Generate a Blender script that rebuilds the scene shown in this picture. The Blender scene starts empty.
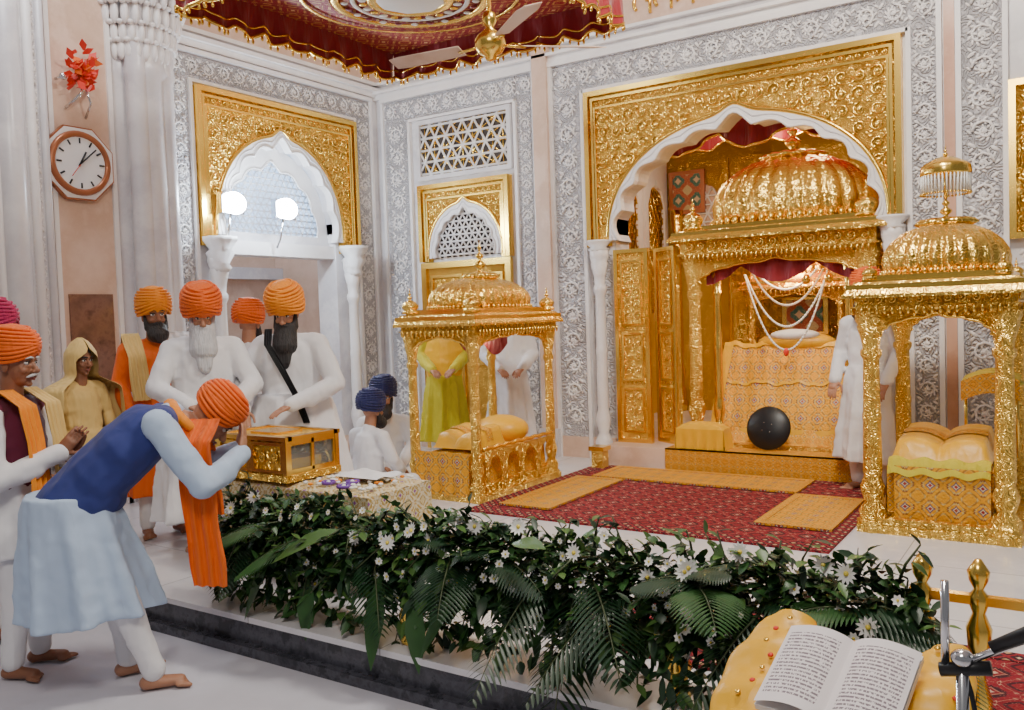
import bpy, math, random, bmesh
from mathutils import Vector, Matrix
from math import sin,cos,pi,sqrt,atan2,radians,hypot
random.seed(7)
V=Vector
S=bpy.context.scene
R=random.uniform
# ------------------------------------------------------------------ materials
class NT:
    def __init__(s,name):
        s.m=bpy.data.materials.new(name); s.m.use_nodes=True
        s.t=s.m.node_tree; s.b=s.t.nodes['Principled BSDF']
    def n(s,typ,**kw):
        nd=s.t.nodes.new(typ)
        for k,v in kw.items(): setattr(nd,k,v)
        return nd
    def put(s,sock,v):
        if isinstance(v,bpy.types.NodeSocket): s.t.links.new(v,sock)
        else:
            if isinstance(v,tuple) and len(v)==3 and sock.type=='RGBA': v=(*v,1)
            sock.default_value=v
    def ma(s,op,a,b=0.0):
        nd=s.n('ShaderNodeMath',operation=op); s.put(nd.inputs[0],a); s.put(nd.inputs[1],b); return nd.outputs[0]
    def mix(s,f,a,b):
        nd=s.n('ShaderNodeMix',data_type='RGBA'); s.put(nd.inputs['Factor'],f); s.put(nd.inputs[6],a); s.put(nd.inputs[7],b); return nd.outputs[2]
    def ramp(s,f,stops,const=False):
        nd=s.n('ShaderNodeValToRGB'); cr=nd.color_ramp
        if const: cr.interpolation='CONSTANT'
        while len(cr.elements)<len(stops): cr.elements.new(.5)
        for e,(p,c) in zip(cr.elements,stops):
            e.position=p; e.color=(*c,1) if len(c)==3 else c
        s.put(nd.inputs[0],f); return nd.outputs[0]
    def obj(s): return s.n('ShaderNodeTexCoord').outputs['Object']
    def noise(s,scale,detail=3,vec=None,rough=.5):
        nd=s.n('ShaderNodeTexNoise'); s.put(nd.inputs['Vector'],vec or s.obj()); nd.inputs['Scale'].default_value=scale
        nd.inputs['Detail'].default_value=detail; nd.inputs['Roughness'].default_value=rough; return nd.outputs[0]
    def vor(s,scale,vec=None,feat='F1',out='Distance'):
        nd=s.n('ShaderNodeTexVoronoi',feature=feat); s.put(nd.inputs['Vector'],vec or s.obj()); nd.inputs['Scale'].default_value=scale; return nd.outputs[out]
    def bump(s,h,dist=.01,st=1.0):
        nd=s.n('ShaderNodeBump'); s.put(nd.inputs['Height'],h); nd.inputs['Distance'].default_value=dist; nd.inputs['Strength'].default_value=st
        s.t.links.new(nd.outputs[0],s.b.inputs['Normal'])
    def scalev(s,vec,sc):
        nd=s.n('ShaderNodeMapping'); s.put(nd.inputs['Vector'],vec); nd.inputs['Scale'].default_value=sc; return nd.outputs[0]
    def boxuv(s):
        g=s.n('ShaderNodeNewGeometry'); a=s.n('ShaderNodeSeparateXYZ'); s.put(a.inputs[0],s.obj())
        b=s.n('ShaderNodeSeparateXYZ'); s.put(b.inputs[0],g.outputs['True Normal'])
        fx=s.ma('GREATER_THAN',s.ma('ABSOLUTE',b.outputs[0]),.62); fy=s.ma('GREATER_THAN',s.ma('ABSOLUTE',b.outputs[1]),.62)
        mx=s.ma('MAXIMUM',fx,fy)
        u=s.ma('ADD',s.ma('MULTIPLY',a.outputs[0],s.ma('SUBTRACT',1.0,fx)),s.ma('MULTIPLY',a.outputs[1],fx))
        v=s.ma('ADD',s.ma('MULTIPLY',a.outputs[2],mx),s.ma('MULTIPLY',a.outputs[1],s.ma('SUBTRACT',1.0,mx)))
        return u,v
    def fin(s,col=None,rough=None,metal=None,**kw):
        if col is not None: s.put(s.b.inputs['Base Color'],col)
        if rough is not None: s.put(s.b.inputs['Roughness'],rough)
        if metal is not None: s.put(s.b.inputs['Metallic'],metal)
        for k,v in kw.items(): s.put(s.b.inputs[k],v)
        return s.m
def plain(name,col,rough=.5,metal=0,**kw):
    n=NT(name); return n.fin(col,rough,metal,**kw)
def relief(n,scale,dist,freq=32,st=.9):
    nz=n.n('ShaderNodeTexNoise'); nz.inputs['Scale'].default_value=scale*.8; n.put(nz.inputs['Vector'],n.obj())
    ad=n.n('ShaderNodeVectorMath',operation='MULTIPLY_ADD'); n.put(ad.inputs[0],nz.outputs['Color']); ad.inputs[1].default_value=(.5/scale,)*3; n.put(ad.inputs[2],n.obj())
    v=n.vor(scale,ad.outputs[0]); f=n.vor(scale*3.3,ad.outputs[0])
    h=n.ma('ADD',n.ma('MULTIPLY',n.ma('SINE',n.ma('MULTIPLY',v,freq)),.5),n.ma('MULTIPLY',f,-1.0))
    n.bump(h,dist,st); return h
GC=(1.0,.68,.15)
def gold(name,col=GC,scale=18,dist=.009,rough=.28,st=.9):
    n=NT(name)
    if scale: relief(n,scale,dist,26,st)
    c=n.mix(n.noise(3,2),col,(col[0]*.9,col[1]*.84,col[2]*.75))
    return n.fin(c,rough,1.0)
def marble(name,c1,c2,rough=.25,sc=1.5,carve=0,cd=.02,tile=0):
    n=NT(name); nz=n.noise(sc,8,rough=.65)
    c=n.ramp(nz,[(.35,c1),(.52,c2),(.6,c1)])
    if tile:
        u,v=n.boxuv(); fu=n.ma('FRACT',n.ma('DIVIDE',u,tile)); fv=n.ma('FRACT',n.ma('DIVIDE',v,tile))
        ln=n.ma('MAXIMUM',n.ma('LESS_THAN',fu,.008),n.ma('LESS_THAN',fv,.008))
        c=n.mix(ln,c,(c1[0]*.5,c1[1]*.5,c1[2]*.5))
    if carve: relief(n,carve,cd,30)
    return n.fin(c,rough)
def cloth(name,col,rough=.8,wr=4,bd=.03,sheen=.1):
    n=NT(name); nz=n.noise(wr,2,n.scalev(n.obj(),(1,1,.4)))
    rg=n.ma('ABSOLUTE',n.ma('SUBTRACT',n.noise(wr*1.3,2,n.scalev(n.obj(),(1,1,.28))),.5))
    n.bump(n.ma('SUBTRACT',n.ma('MULTIPLY',nz,.6),n.ma('MULTIPLY',rg,1.6)),bd,.7)
    c=n.mix(n.noise(9,2),col,tuple(x*.9 for x in col))
    return n.fin(c,rough,**{'Sheen Weight':sheen})
def embroid(name,base,stops,s=.2,rough=.55,bd=.004,metal=.15,noisec=(.9,.75,.3)):
    n=NT(name); u,v=n.boxuv()
    fu=n.ma('ABSOLUTE',n.ma('SUBTRACT',n.ma('FRACT',n.ma('DIVIDE',u,s)),.5)); fv=n.ma('ABSOLUTE',n.ma('SUBTRACT',n.ma('FRACT',n.ma('DIVIDE',v,s)),.5))
    d=n.ma('ADD',fu,fv)
    w=n.ma('MULTIPLY',n.ma('SINE',n.ma('MULTIPLY',n.ma('MULTIPLY',fu,fv),160.0)),.04)
    d=n.ma('ADD',d,w)
    c=n.ramp(d,stops,True)
    sp=n.ma('LESS_THAN',n.vor(70),.22); c=n.mix(n.ma('MULTIPLY',sp,.5),c,noisec)
    n.bump(n.vor(60),bd); return n.fin(c,rough,metal)
M={}
M['gold']=gold('gold_embossed'); M['goldS']=gold('gold_smooth',scale=0,rough=.22); M['goldB']=gold('gold_bold',scale=8,dist=.02,rough=.3)
M['goldF']=gold('gold_fine',scale=22,dist=.009,rough=.3); M['goldD']=gold('gold_dome',scale=15,dist=.004,rough=.22,st=.6)
M['mw']=marble('marble_white',(.79,.76,.76),(.66,.63,.65),.3,1.2)
M['mc']=marble('marble_carved',(.66,.635,.65),(.56,.54,.56),.5,1.0,carve=10,cd=.018)
M['mcf']=marble('marble_relief',(.92,.885,.86),(.84,.80,.79),.4,1.0)
M['mp']=marble('marble_peach',(.70,.42,.30),(.58,.32,.22),.22,1.1)
M['mpl']=marble('marble_cream',(.78,.58,.46),(.67,.46,.34),.3,1.4)
M['mb']=marble('marble_brown',(.13,.06,.045),(.25,.12,.08),.12,3)
M['floorw']=marble('floor_marble',(.80,.78,.80),(.68,.67,.71),.18,.9,tile=.9)
M['floorc']=cloth('floor_sheet',(.60,.59,.66),.7,2,.02)
M['granite']=marble('granite_dark',(.03,.032,.04),(.08,.08,.10),.22,9)
Y1=(.80,.36,.002); OC=(.62,.46,.16)
M['emb']=embroid('yellow_brocade',Y1,[(0,(.35,.02,.03)),(.09,(.72,.62,.40)),(.15,(.10,.06,.16)),(.23,Y1),(.31,OC),(.36,(.28,.10,.03)),(.42,Y1),(.60,(.45,.20,.02)),(.66,OC),(.71,Y1)],.15,noisec=(.55,.28,.02))
M['emb2']=embroid('yellow_brocade_fine',Y1,[(0,(.72,.6,.3)),(.1,(.36,.12,.01)),(.19,Y1),(.40,OC),(.48,(.5,.2,.01)),(.56,Y1),(.7,(.42,.15,.02)),(.78,Y1)],.08,noisec=(.6,.32,.03))
M['silk']=cloth('yellow_silk',(.86,.45,.004),.4,7,.012)
M['carpet']=embroid('red_carpet_pile',(.35,.01,.02),[(0,(.6,.38,.27)),(.08,(.22,.005,.012)),(.2,(.42,.18,.12)),(.25,(.05,.005,.012)),(.34,(.25,.006,.016)),(.55,(.5,.27,.18)),(.58,(.22,.005,.014)),(.72,(.06,.005,.012)),(.82,(.25,.007,.014))],.2,.95,.006,0,(.42,.15,.11))
M['velvet']=cloth('red_velvet',(.28,.003,.012),.6,8,.03,.3)
M['redb']=embroid('red_gold_brocade',(.4,.01,.02),[(0,(.9,.7,.35)),(.08,(.32,.008,.02)),(.22,(.7,.4,.1)),(.26,(.32,.006,.025)),(.48,(.7,.45,.14)),(.51,(.30,.006,.02)),(.72,(.6,.32,.08)),(.77,(.32,.008,.02))],.26,.6,.004,.1,(.7,.38,.10))
M['rbord']=embroid('carpet_border',(.1,.01,.02),[(0,(.7,.5,.3)),(.15,(.05,.006,.015)),(.4,(.3,.01,.02)),(.6,(.05,.005,.012)),(.8,(.5,.28,.15))],.09,.95,.004,0,(.3,.1,.06))
M['tcl']=embroid('table_brocade',(.6,.5,.3),[(0,(.25,.07,.30)),(.1,(.62,.55,.36)),(.2,(.45,.30,.08)),(.3,(.66,.58,.38)),(.45,(.5,.32,.08)),(.52,(.68,.6,.42)),(.7,(.42,.26,.07)),(.76,(.62,.5,.26))],.13,.6,.004,.1,(.72,.64,.45))
M['white']=cloth('white_cotton',(.82,.81,.83)); M['lblue']=cloth('light_blue_cotton',(.48,.61,.80)); M['navy']=cloth('blue_vest',(.024,.038,.20),.8)
M['orange']=cloth('orange_cloth',(.86,.14,.004),.7,14,.02); M['orangeL']=cloth('orange_yellow_cloth',(.90,.28,.004),.7,14,.02)
M['yelcl']=cloth('pale_yellow_cloth',(.72,.50,.17),.7,7,.03); M['maroon']=cloth('maroon_vest',(.14,.01,.04)); M['magenta']=cloth('magenta_cloth',(.42,.006,.08),.7,14)
M['dkblue']=cloth('navy_turban_cloth',(.016,.02,.11),.7,14); M['ygreen']=cloth('lime_cloth',(.58,.48,.01),.7,7); M['black']=plain('black_matte',(.008,.008,.010),.4)
def skinm(name,c):
    n=NT(name); cc=n.mix(n.noise(25,3),c,(c[0]*.82,c[1]*.72,c[2]*.7)); n.bump(n.noise(140,2),.001); return n.fin(cc,.5,**{'Subsurface Weight':.08,'Subsurface Radius':(.01,.004,.002)})
M['skin']=skinm('skin_tan',(.46,.23,.135)); M['skin2']=skinm('skin_brown',(.31,.135,.07))
def hair(name,c1,c2):
    n=NT(name); nz=n.noise(30,4,n.scalev(n.obj(),(3,3,.25))); n.bump(nz,.012); return n.fin(n.mix(nz,c1,c2),.6)
M['hw']=hair('hair_white',(.38,.38,.40),(.8,.8,.82)); M['hb']=hair('hair_black',(.008,.007,.008),(.04,.035,.035))
M['eyew']=plain('eye_white',(.8,.78,.75),.2); M['iris']=plain('eye_iris',(.02,.01,.006),.1); M['lip']=plain('lip',(.30,.09,.07),.45)
def leafm(name,c): 
    n=NT(name); return n.fin(n.mix(n.noise(14,2),c,tuple(x*.5 for x in c)),.42)
M['lf1']=leafm('leaf_green',(.036,.115,.026)); M['lf2']=leafm('leaf_dark',(.014,.05,.018)); M['lf3']=leafm('leaf_light',(.09,.195,.04)); M['stem']=plain('stem',(.06,.08,.03),.6)
M['petal']=plain('petal_white',(.85,.85,.82),.5); M['pcen']=plain('flower_centre',(.75,.6,.08),.6)
M['purple']=plain('petal_purple',(.16,.05,.35),.5); M['redf']=plain('red_ribbon',(.75,.04,.02),.5)
M['chrome']=plain('chrome',(.75,.76,.78),.15,1.0); M['glass']=plain('glass',(.9,.95,.95),.03,0,**{'Transmission Weight':.9,'IOR':1.2})
M['lamp']=plain('lamp_glow',(1,1,1),.5,0,**{'Emission Color':(.8,.9,1,1),'Emission Strength':90.0})
M['dark']=plain('painted_recess_shade',(.05,.035,.03),.7); M['face']=plain('clock_face',(.86,.86,.86),.35); M['wood']=plain('copper_wood',(.40,.14,.06),.3,.4)  # dark: flat sheet on the uncut wall, recess shade put into its colour
n=NT('jali_backlight'); M['skyl']=n.fin((.55,.72,.95),.6,**{'Emission Color':(.42,.66,1,1),'Emission Strength':1.8})
n=NT('printed_page'); u,v=n.boxuv()
ln=n.ma('GREATER_THAN',n.ma('FRACT',n.ma('MULTIPLY',v,88.0)),.5); wd=n.ma('GREATER_THAN',n.noise(1,2,n.scalev(n.obj(),(300,88,88))),.45)
a_=n.n('ShaderNodeSeparateXYZ'); n.put(a_.inputs[0],n.obj())
mg=n.ma('LESS_THAN',n.ma('ABSOLUTE',n.ma('SUBTRACT',n.ma('ABSOLUTE',a_.outputs[0]),.082)),.062); mg2=n.ma('LESS_THAN',n.ma('ABSOLUTE',a_.outputs[1]),.10)
M['page']=n.fin(n.mix(n.ma('MULTIPLY',n.ma('MULTIPLY',ln,wd),n.ma('MULTIPLY',mg,mg2)),(.82,.76,.77),(.22,.17,.20)),.7)
M['pict']=embroid('painted_portrait',(.1,.1,.1),[(0,(.6,.45,.3)),(.2,(.05,.15,.12)),(.4,(.4,.1,.05)),(.7,(.5,.4,.2))],.25)
# ------------------------------------------------------------------ mesh builder
class B:
    def __init__(s): s.v=[];s.f=[];s.m=[];s.s=[];s.mats=[]
    def mi(s,k):
        if k not in s.mats: s.mats.append(k)
        return s.mats.index(k)
    def add(s,vs,fs,mat,smooth=False,T=None):
        o=len(s.v); s.v+=[tuple(T@V(p)) for p in vs] if T else [tuple(p) for p in vs]
        k=s.mi(mat)
        for f in fs: s.f.append([i+o for i in f]); s.m.append(k); s.s.append(smooth)
    def box(s,x0,x1,y0,y1,z0,z1,mat,T=None,mp=None):
        vs=[(x,y,z) for z in(z0,z1) for y in(y0,y1) for x in(x0,x1)]
        if mp: vs=[mp(*p) for p in vs]
        s.add(vs,[(0,2,3,1),(4,5,7,6),(0,1,5,4),(2,6,7,3),(0,4,6,2),(1,3,7,5)],mat,False,T)
    def loft(s,rings,mat,smooth=True,caps=True,T=None,closed=True):
        n=len(rings[0]); vs=[p for r in rings for p in r]; fs=[]
        for i in range(len(rings)-1):
            for j in range(n if closed else n-1):
                k=(j+1)%n; fs.append((i*n+j,i*n+k,(i+1)*n+k,(i+1)*n+j))
        if caps and closed: fs.append(tuple(range(n))[::-1]); fs.append(tuple((len(rings)-1)*n+j for j in range(n)))
        s.add(vs,fs,mat,smooth,T)
    def lathe(s,prof,c,mat,seg=24,ribs=0,ra=.0,sx=1,sy=1,n=2,T=None,smooth=True):
        rings=[]
        for i,(r,z) in enumerate(prof):
            ring=[]
            for j in range(seg):
                t=2*pi*j/seg; k=(abs(cos(t))**n+abs(sin(t))**n)**(-1/n) if n!=2 else 1
                rr=r*k*(1+(ra*abs(cos(ribs*t/2)) if ribs else 0))
                ring.append((c[0]+rr*cos(t)*sx,c[1]+rr*sin(t)*sy,c[2]+z))
            rings.append(ring)
        s.loft(rings,mat,smooth,True,T)
    def tube(s,pts,r,mat,seg=6,closed=False,flat=1.0,up=None,T=None):
        pts=[V(p) for p in pts]; n=len(pts); rr=r if isinstance(r,(list,tuple)) else [r]*n; rings=[]; N=None
        for i in range(n):
            a=pts[i-1] if (i or closed) else pts[0]; b=pts[(i+1)%n] if (i<n-1 or closed) else pts[-1]
            t=(b-a); t=t.normalized() if t.length>1e-9 else V((0,0,1))
            if up is not None: sd=t.cross(V(up)); 
            elif N is None: sd=t.cross(V((0,0,1)) if abs(t.z)<.9 else V((1,0,0)))
            else: sd=N-t*N.dot(t)
            if sd.length<1e-6: sd=t.orthogonal()
            sd.normalize(); N=sd; nn=sd.cross(t)
            rings.append([pts[i]+sd*(cos(2*pi*j/seg)*rr[i])+nn*(sin(2*pi*j/seg)*rr[i]*flat) for j in range(seg)])
        if closed: rings.append(rings[0]); s.loft(rings,mat,True,False,T)
        else: s.loft(rings,mat,True,True,T)
    def grid(s,fn,nu,nv,mat,T=None,smooth=True):
        vs=[fn(i/nu,j/nv) for i in range(nu+1) for j in range(nv+1)]
        s.add(vs,[(i*(nv+1)+j,(i+1)*(nv+1)+j,(i+1)*(nv+1)+j+1,i*(nv+1)+j+1) for i in range(nu) for j in range(nv)],mat,smooth,T)
    def ell(s,c,r,mat,nu=14,nv=9,T=None):
        if not isinstance(r,(tuple,list)): r=(r,r,r)
        rings=[]
        for i in range(nv+1):
            a=-pi/2+pi*i/nv; a=max(-pi/2+.04,min(pi/2-.04,a))
            rings.append([(c[0]+r[0]*cos(a)*cos(2*pi*j/nu),c[1]+r[1]*cos(a)*sin(2*pi*j/nu),c[2]+r[2]*sin(a)) for j in range(nu)])
        s.loft(rings,mat,True,True,T)
    def cap(s,p0,p1,r0,r1,mat='skin',wide=1.0,side=(1,0,0),seg=14,T=None):
        p0=V(p0);p1=V(p1);t=p1-p0; t=t.normalized() if t.length>1e-6 else V((0,0,1))
        sd=V(side)-t*V(side).dot(t)
        if sd.length<.05: sd=t.orthogonal()
        sd.normalize(); nn=t.cross(sd); rings=[]
        for p,r,an in ((p0,r0,(-86,-60,-30,0)),(p1,r1,(0,30,60,86))):
            for a in an:
                a=radians(a); c=p+t*(r*sin(a)); q=r*cos(a)
                rings.append([c+sd*(q*wide*cos(2*pi*j/seg))+nn*(q*sin(2*pi*j/seg)) for j in range(seg)])
        s.loft(rings,mat,True,True,T)
    def chain(s,pts,rs,mat='skin',wide=1.0,side=(1,0,0),T=None):
        for i in range(len(pts)-1): s.cap(pts[i],pts[i+1],rs[i],rs[i+1],mat,wide,side,T=T)
    def make(s,name,origin=(0,0,0),parent=None):
        o0=V(origin); me=bpy.data.meshes.new(name); me.from_pydata([tuple(V(p)-o0) for p in s.v],[],s.f)
        for k in s.mats: me.materials.append(M[k])
        me.polygons.foreach_set('material_index',s.m); me.polygons.foreach_set('use_smooth',s.s)
        bm=bmesh.new(); bm.from_mesh(me); bmesh.ops.recalc_face_normals(bm,faces=bm.faces); bm.to_mesh(me); bm.free(); me.update()
        ob=bpy.data.objects.new(name,me); S.collection.objects.link(ob); ob.location=o0
        if parent: ob.parent=parent
        return ob
BW=8.0; LW=-7.1; PZ=.2
MB=lambda u,v,w:(u,BW-w,v)
ML=lambda u,v,w:(LW+w,u,v)
def ub(b,mp,u0,u1,v0,v1,w0,w1,mat):
    vs=[mp(u,v,w) for v in(v0,v1) for w in(w0,w1) for u in(u0,u1)]
    b.add(vs,[(0,2,3,1),(4,5,7,6),(0,1,5,4),(2,6,7,3),(0,4,6,2),(1,3,7,5)],mat)
def archpts(cu,sp,a,h,n,amp,tip=.06,N=90,extra=()):
    ts=sorted(set([pi*i/N for i in range(N+1)]+list(extra))); out=[]
    for t in ts:
        k=1+amp*abs(sin(n*t)) if n else 1
        out.append((t,cu+a*cos(t)*k,sp+h*(abs(sin(t))**.9)*k+tip*math.exp(-((t-pi/2)/.1)**2)))
    return out
def archplate(b,mp,u0,u1,v0,v1,cu,sp,a,h,w0,w1,mat,n=9,amp=.06,tip=.06,imat=None):
    ct=[atan2((v1-sp)/h,(u1-cu)/a),pi-atan2((v1-sp)/h,(cu-u0)/a)]
    P=archpts(cu,sp,a,h,n,amp,tip,90,ct); inn=[];out=[]
    if v0<sp: inn.append((cu+a,v0)); out.append((u1,v0))
    for t,x,z in P:
        dx,dz=a*cos(t),h*sin(t)
        k=1e9
        if dx>1e-6: k=min(k,(u1-cu)/dx)
        if dx<-1e-6: k=min(k,(u0-cu)/dx)
        if dz>1e-6: k=min(k,(v1-sp)/dz)
        inn.append((x,z)); out.append((cu+dx*k,sp+dz*k))
    if v0<sp: inn.append((cu-a,v0)); out.append((u0,v0))
    m=len(inn)
    for w in (w0,w1):
        b.add([mp(x,z,w) for x,z in inn]+[mp(x,z,w) for x,z in out],[(i,i+1,m+i+1,m+i) for i in range(m-1)],mat)
    b.add([mp(x,z,w0) for x,z in inn]+[mp(x,z,w1) for x,z in inn],[(i,i+1,m+i+1,m+i) for i in range(m-1)],imat or mat)
    b.add([mp(x,z,w0) for x,z in out]+[mp(x,z,w1) for x,z in out],[(i,i+1,m+i+1,m+i) for i in range(m-1)],mat)
    return inn
def spiral(b,mp,cu,cv,r,ph,dr,w,mat,tr=.012,turns=1.35,N=13):
    pts=[]
    for i in range(N):
        q=i/(N-1); a=ph+dr*q*turns*2*pi; rr=r*(1-.85*q); pts.append(mp(cu+rr*cos(a),cv+rr*sin(a),w))
    b.tube(pts,[tr*(1-.3*i/N) for i in range(N)],mat,5)
def blob(b,mp,cu,cv,ru,rv,ang,w,mat):
    ring0=[];N=8
    for k in range(N):
        a=2*pi*k/N; x=ru*cos(a); y=rv*sin(a); ring0.append((cu+x*cos(ang)-y*sin(ang),cv+x*sin(ang)+y*cos(ang)))
    b.add([mp(x,y,w-.004) for x,y in ring0]+[mp(cu,cv,w+min(ru,rv)*.9)],[(i,(i+1)%N,N) for i in range(N)],mat,True)
def band(b,mp,p,q,wd,w,mat,tr=.012,dense=0):
    p=V(p);q=V(q);d=q-p;L=d.length;d/=L;nr=V((-d.y,d.x));n=max(1,round(L/(wd*.95)));st=L/n;A=atan2(d.y,d.x)
    for i in range(n):
        c=p+d*st*(i+.5); sg=1 if i%2 else -1; cc=c+nr*(sg*wd*.04); ph=A+sg*pi*.5+pi
        spiral(b,mp,cc.x,cc.y,wd*.34,ph,sg,w,mat,tr*(.9 if dense else 1))
        blob(b,mp,cc.x,cc.y,wd*.08,wd*.08,0,w+.004,mat)
        if dense:
            for k in range(12):
                a=ph+sg*k*.55; rr=wd*(.34-.018*k); e=cc+V((cos(a),sin(a)))*(rr+wd*.07); blob(b,mp,e.x,e.y,wd*.085,wd*.036,a+sg*.8,w,mat)
                if k%2: e=cc+V((cos(a),sin(a)))*(rr-wd*.07); blob(b,mp,e.x,e.y,wd*.05,wd*.025,a-sg*.8,w,mat)
        for k in range(6):
            a=A+k*pi/3+.3; blob(b,mp,cc.x+cos(a)*wd*.15,cc.y+sin(a)*wd*.15,wd*.06,wd*.03,a,w,mat)
        for sx in(-1,1):
            e=c+d*(sx*st*.42)-nr*(sg*wd*.3); blob(b,mp,e.x,e.y,wd*.13,wd*.055,A+sx*sg*.9,w,mat)
            e=c+d*(sx*st*.42)+nr*(sg*wd*.33); blob(b,mp,e.x,e.y,wd*.09,wd*.045,A-sx*sg*.7,w,mat)
def fill(b,mp,u0,u1,v0,v1,cell,w,mat,ok,tr=.01):
    nu=max(1,round((u1-u0)/cell));nv=max(1,round((v1-v0)/cell));cu=(u1-u0)/nu;cv=(v1-v0)/nv
    for i in range(nu):
        for j in range(nv):
            x=u0+cu*(i+.5);y=v0+cv*(j+.5)
            if not ok(x,y,cell*.5): continue
            sg=1 if (i+j)%2 else -1
            spiral(b,mp,x,y,cell*.44,R(0,6.28),sg,w,mat,tr,1.3,11); blob(b,mp,x,y,cell*.14,cell*.14,0,w+.004,mat)
            for k in range(4):
                a=k*pi/2+pi/4; blob(b,mp,x+cos(a)*cell*.58,y+sin(a)*cell*.58,cell*.17,cell*.08,a,w,mat)
def frame(b,mp,u0,u1,v0,v1,t,w0,w1,mat,bottom=True):
    ub(b,mp,u0,u0+t,v0,v1,w0,w1,mat);ub(b,mp,u1-t,u1,v0,v1,w0,w1,mat);ub(b,mp,u0+t,u1-t,v1-t,v1,w0,w1,mat)
    if bottom: ub(b,mp,u0+t,u1-t,v0,v0+t,w0,w1,mat)
def jali(b,mp,u0,u1,v0,v1,w,pitch,mat,ok=lambda x,y:True,t=.009,angs=(0,60,-60)):
    cu,cv=(u0+u1)/2,(v0+v1)/2; L=hypot(u1-u0,v1-v0)
    for an in angs:
        d=V((cos(radians(an)),sin(radians(an))));nr=V((-d.y,d.x));k=-int(L/pitch/2)-1
        while k*pitch<L/2+pitch:
            run=None; s_=-L/2
            while s_<=L/2+.001:
                p=V((cu,cv))+nr*(k*pitch)+d*s_; ins=(u0<=p.x<=u1 and v0<=p.y<=v1 and ok(p.x,p.y))
                if ins and run is None: run=p
                if (not ins or s_>=L/2-.02) and run is not None:
                    if (p-run).length>.02: b.tube([mp(run.x,run.y,w),mp(p.x,p.y,w)],t,mat,4)
                    run=None
                s_+=.02
            k+=1
def column(b,c,r,h,mat,seg=20,ribs=12,T=None):
    pr=[(1.7,0),(1.7,.05),(1.35,.055),(1.5,.09),(1.2,.11),(.85,.13),(1.25,.18),(1.3,.2),(.95,.24),(.9,.25),(1.0,.27),(.92,.5),(.98,.51),(.98,.53),(.9,.54),(.82,.78),(1.1,.8),(1.1,.82),(.85,.83),(1.0,.87),(1.45,.93),(1.3,.935),(1.6,.96),(1.6,1.0)]
    b.lathe([(q*r,z*h) for q,z in pr],c,mat,seg,ribs,.12,T=T)
def finial(b,c,s,mat='goldS'):
    b.lathe([(.9*s,0),(1.0*s,.1*s),(.5*s,.3*s),(.25*s,.5*s),(.75*s,.9*s),(.8*s,1.2*s),(.3*s,1.6*s),(.2*s,1.8*s),(.5*s,2.1*s),(.5*s,2.3*s),(.15*s,2.6*s),(.1*s,2.9*s),(.25*s,3.1*s),(.22*s,3.3*s),(.04*s,3.7*s),(.01*s,4.3*s)],c,mat,16)
# ------------------------------------------------------------------ room shell
CU=-2.685
b=B(); ub(b,MB,LW,-3.95,PZ,6,-.3,0,'mw'); b.make('wall_back')
b=B(); ub(b,MB,-1.42,2.6,PZ,6,-.3,0,'mw'); b.make('wall_back_right')
b=B(); archplate(b,MB,-3.95,-1.42,2.43,6,CU,2.43,1.235,.98,-.3,0,'mw',n=11,amp=.05,tip=.08); b.make('wall_back_arch')
b=B(); ub(b,ML,-1,5.63,0,6,-.3,0,'mw'); ub(b,ML,7.23,8.0,0,6,-.3,0,'mw'); archplate(b,ML,5.63,7.23,2.6,6,6.43,2.6,.78,.95,-.3,0,'mw',n=9,amp=.045,tip=.08)
b.make('wall_left')
b=B(); b.box(LW,4,-3,2.95,-.1,0,'floorc'); b.make('floor')
b=B(); b.box(LW,4,2.95,8.0,0,PZ-.03,'granite'); b.box(LW,4,2.92,8.0,PZ-.03,PZ,'floorw'); b.box(LW,4,2.90,2.95,0,.05,'granite'); b.make('raised_platform')
b=B(); b.box(LW-.3,4,-1,8.3,6,6.1,'mw'); b.make('ceiling')
b=B(); b.box(-9.3,-9.2,4.6,8.2,0,4.4,'mpl'); b.box(-9.3,-7.4,4.5,4.6,0,4.4,'mpl'); b.box(-9.3,-7.4,8.2,8.3,0,4.4,'mpl'); b.box(-9.3,-7.4,4.5,8.3,4.4,4.5,'mw'); b.box(-9.3,-7.4,4.5,8.3,-.1,0.1,'floorw')
for yy in(5.2,6.6): b.box(-9.2,-9.1,yy,yy+.12,.1,4.4,'mw')
b.box(-9.2,-9.05,4.6,8.2,2.3,2.45,'mw'); b.make('wall_alcove')
b=B()
def okarch(cu,sp,a,h,g=0): return lambda x,y,c=0:(((x-cu)/(a+g+c))**2+((max(y,sp)-sp)/(h+g+c))**2>1.0)
ub(b,MB,-4.62,-4.28,PZ,4.28,0,.03,'mc'); ub(b,MB,-1.2,-.97,PZ,4.28,0,.03,'mc'); ub(b,MB,-4.28,-1.2,3.97,4.28,0,.03,'mc')
for uu in(-4.64,-4.27,-1.2,-.97): ub(b,MB,uu-.02,uu+.02,PZ,4.3 if uu in(-4.64,-.97) else 3.98,0,.06,'mcf')
ub(b,MB,-4.66,-.95,4.28,4.33,0,.07,'mcf'); ub(b,MB,-4.27,-1.2,3.95,3.985,0,.06,'mcf')
band(b,MB,(-4.455,.5),(-4.455,3.95),.27,.045,'mcf',.015,1); band(b,MB,(-1.085,.5),(-1.085,3.95),.2,.045,'mcf',.012,1); band(b,MB,(-4.6,4.13),(-.97,4.13),.24,.045,'mcf',.014,1)
ub(b,MB,-4.22,-4.0,.45,2.3,0,.008,'mc'); band(b,MB,(-4.12,.5),(-4.12,2.2),.17,.015,'mcf',.01,1)
ub(b,MB,-6.98,-4.84,4.28,4.33,0,.07,'mcf')
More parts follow.
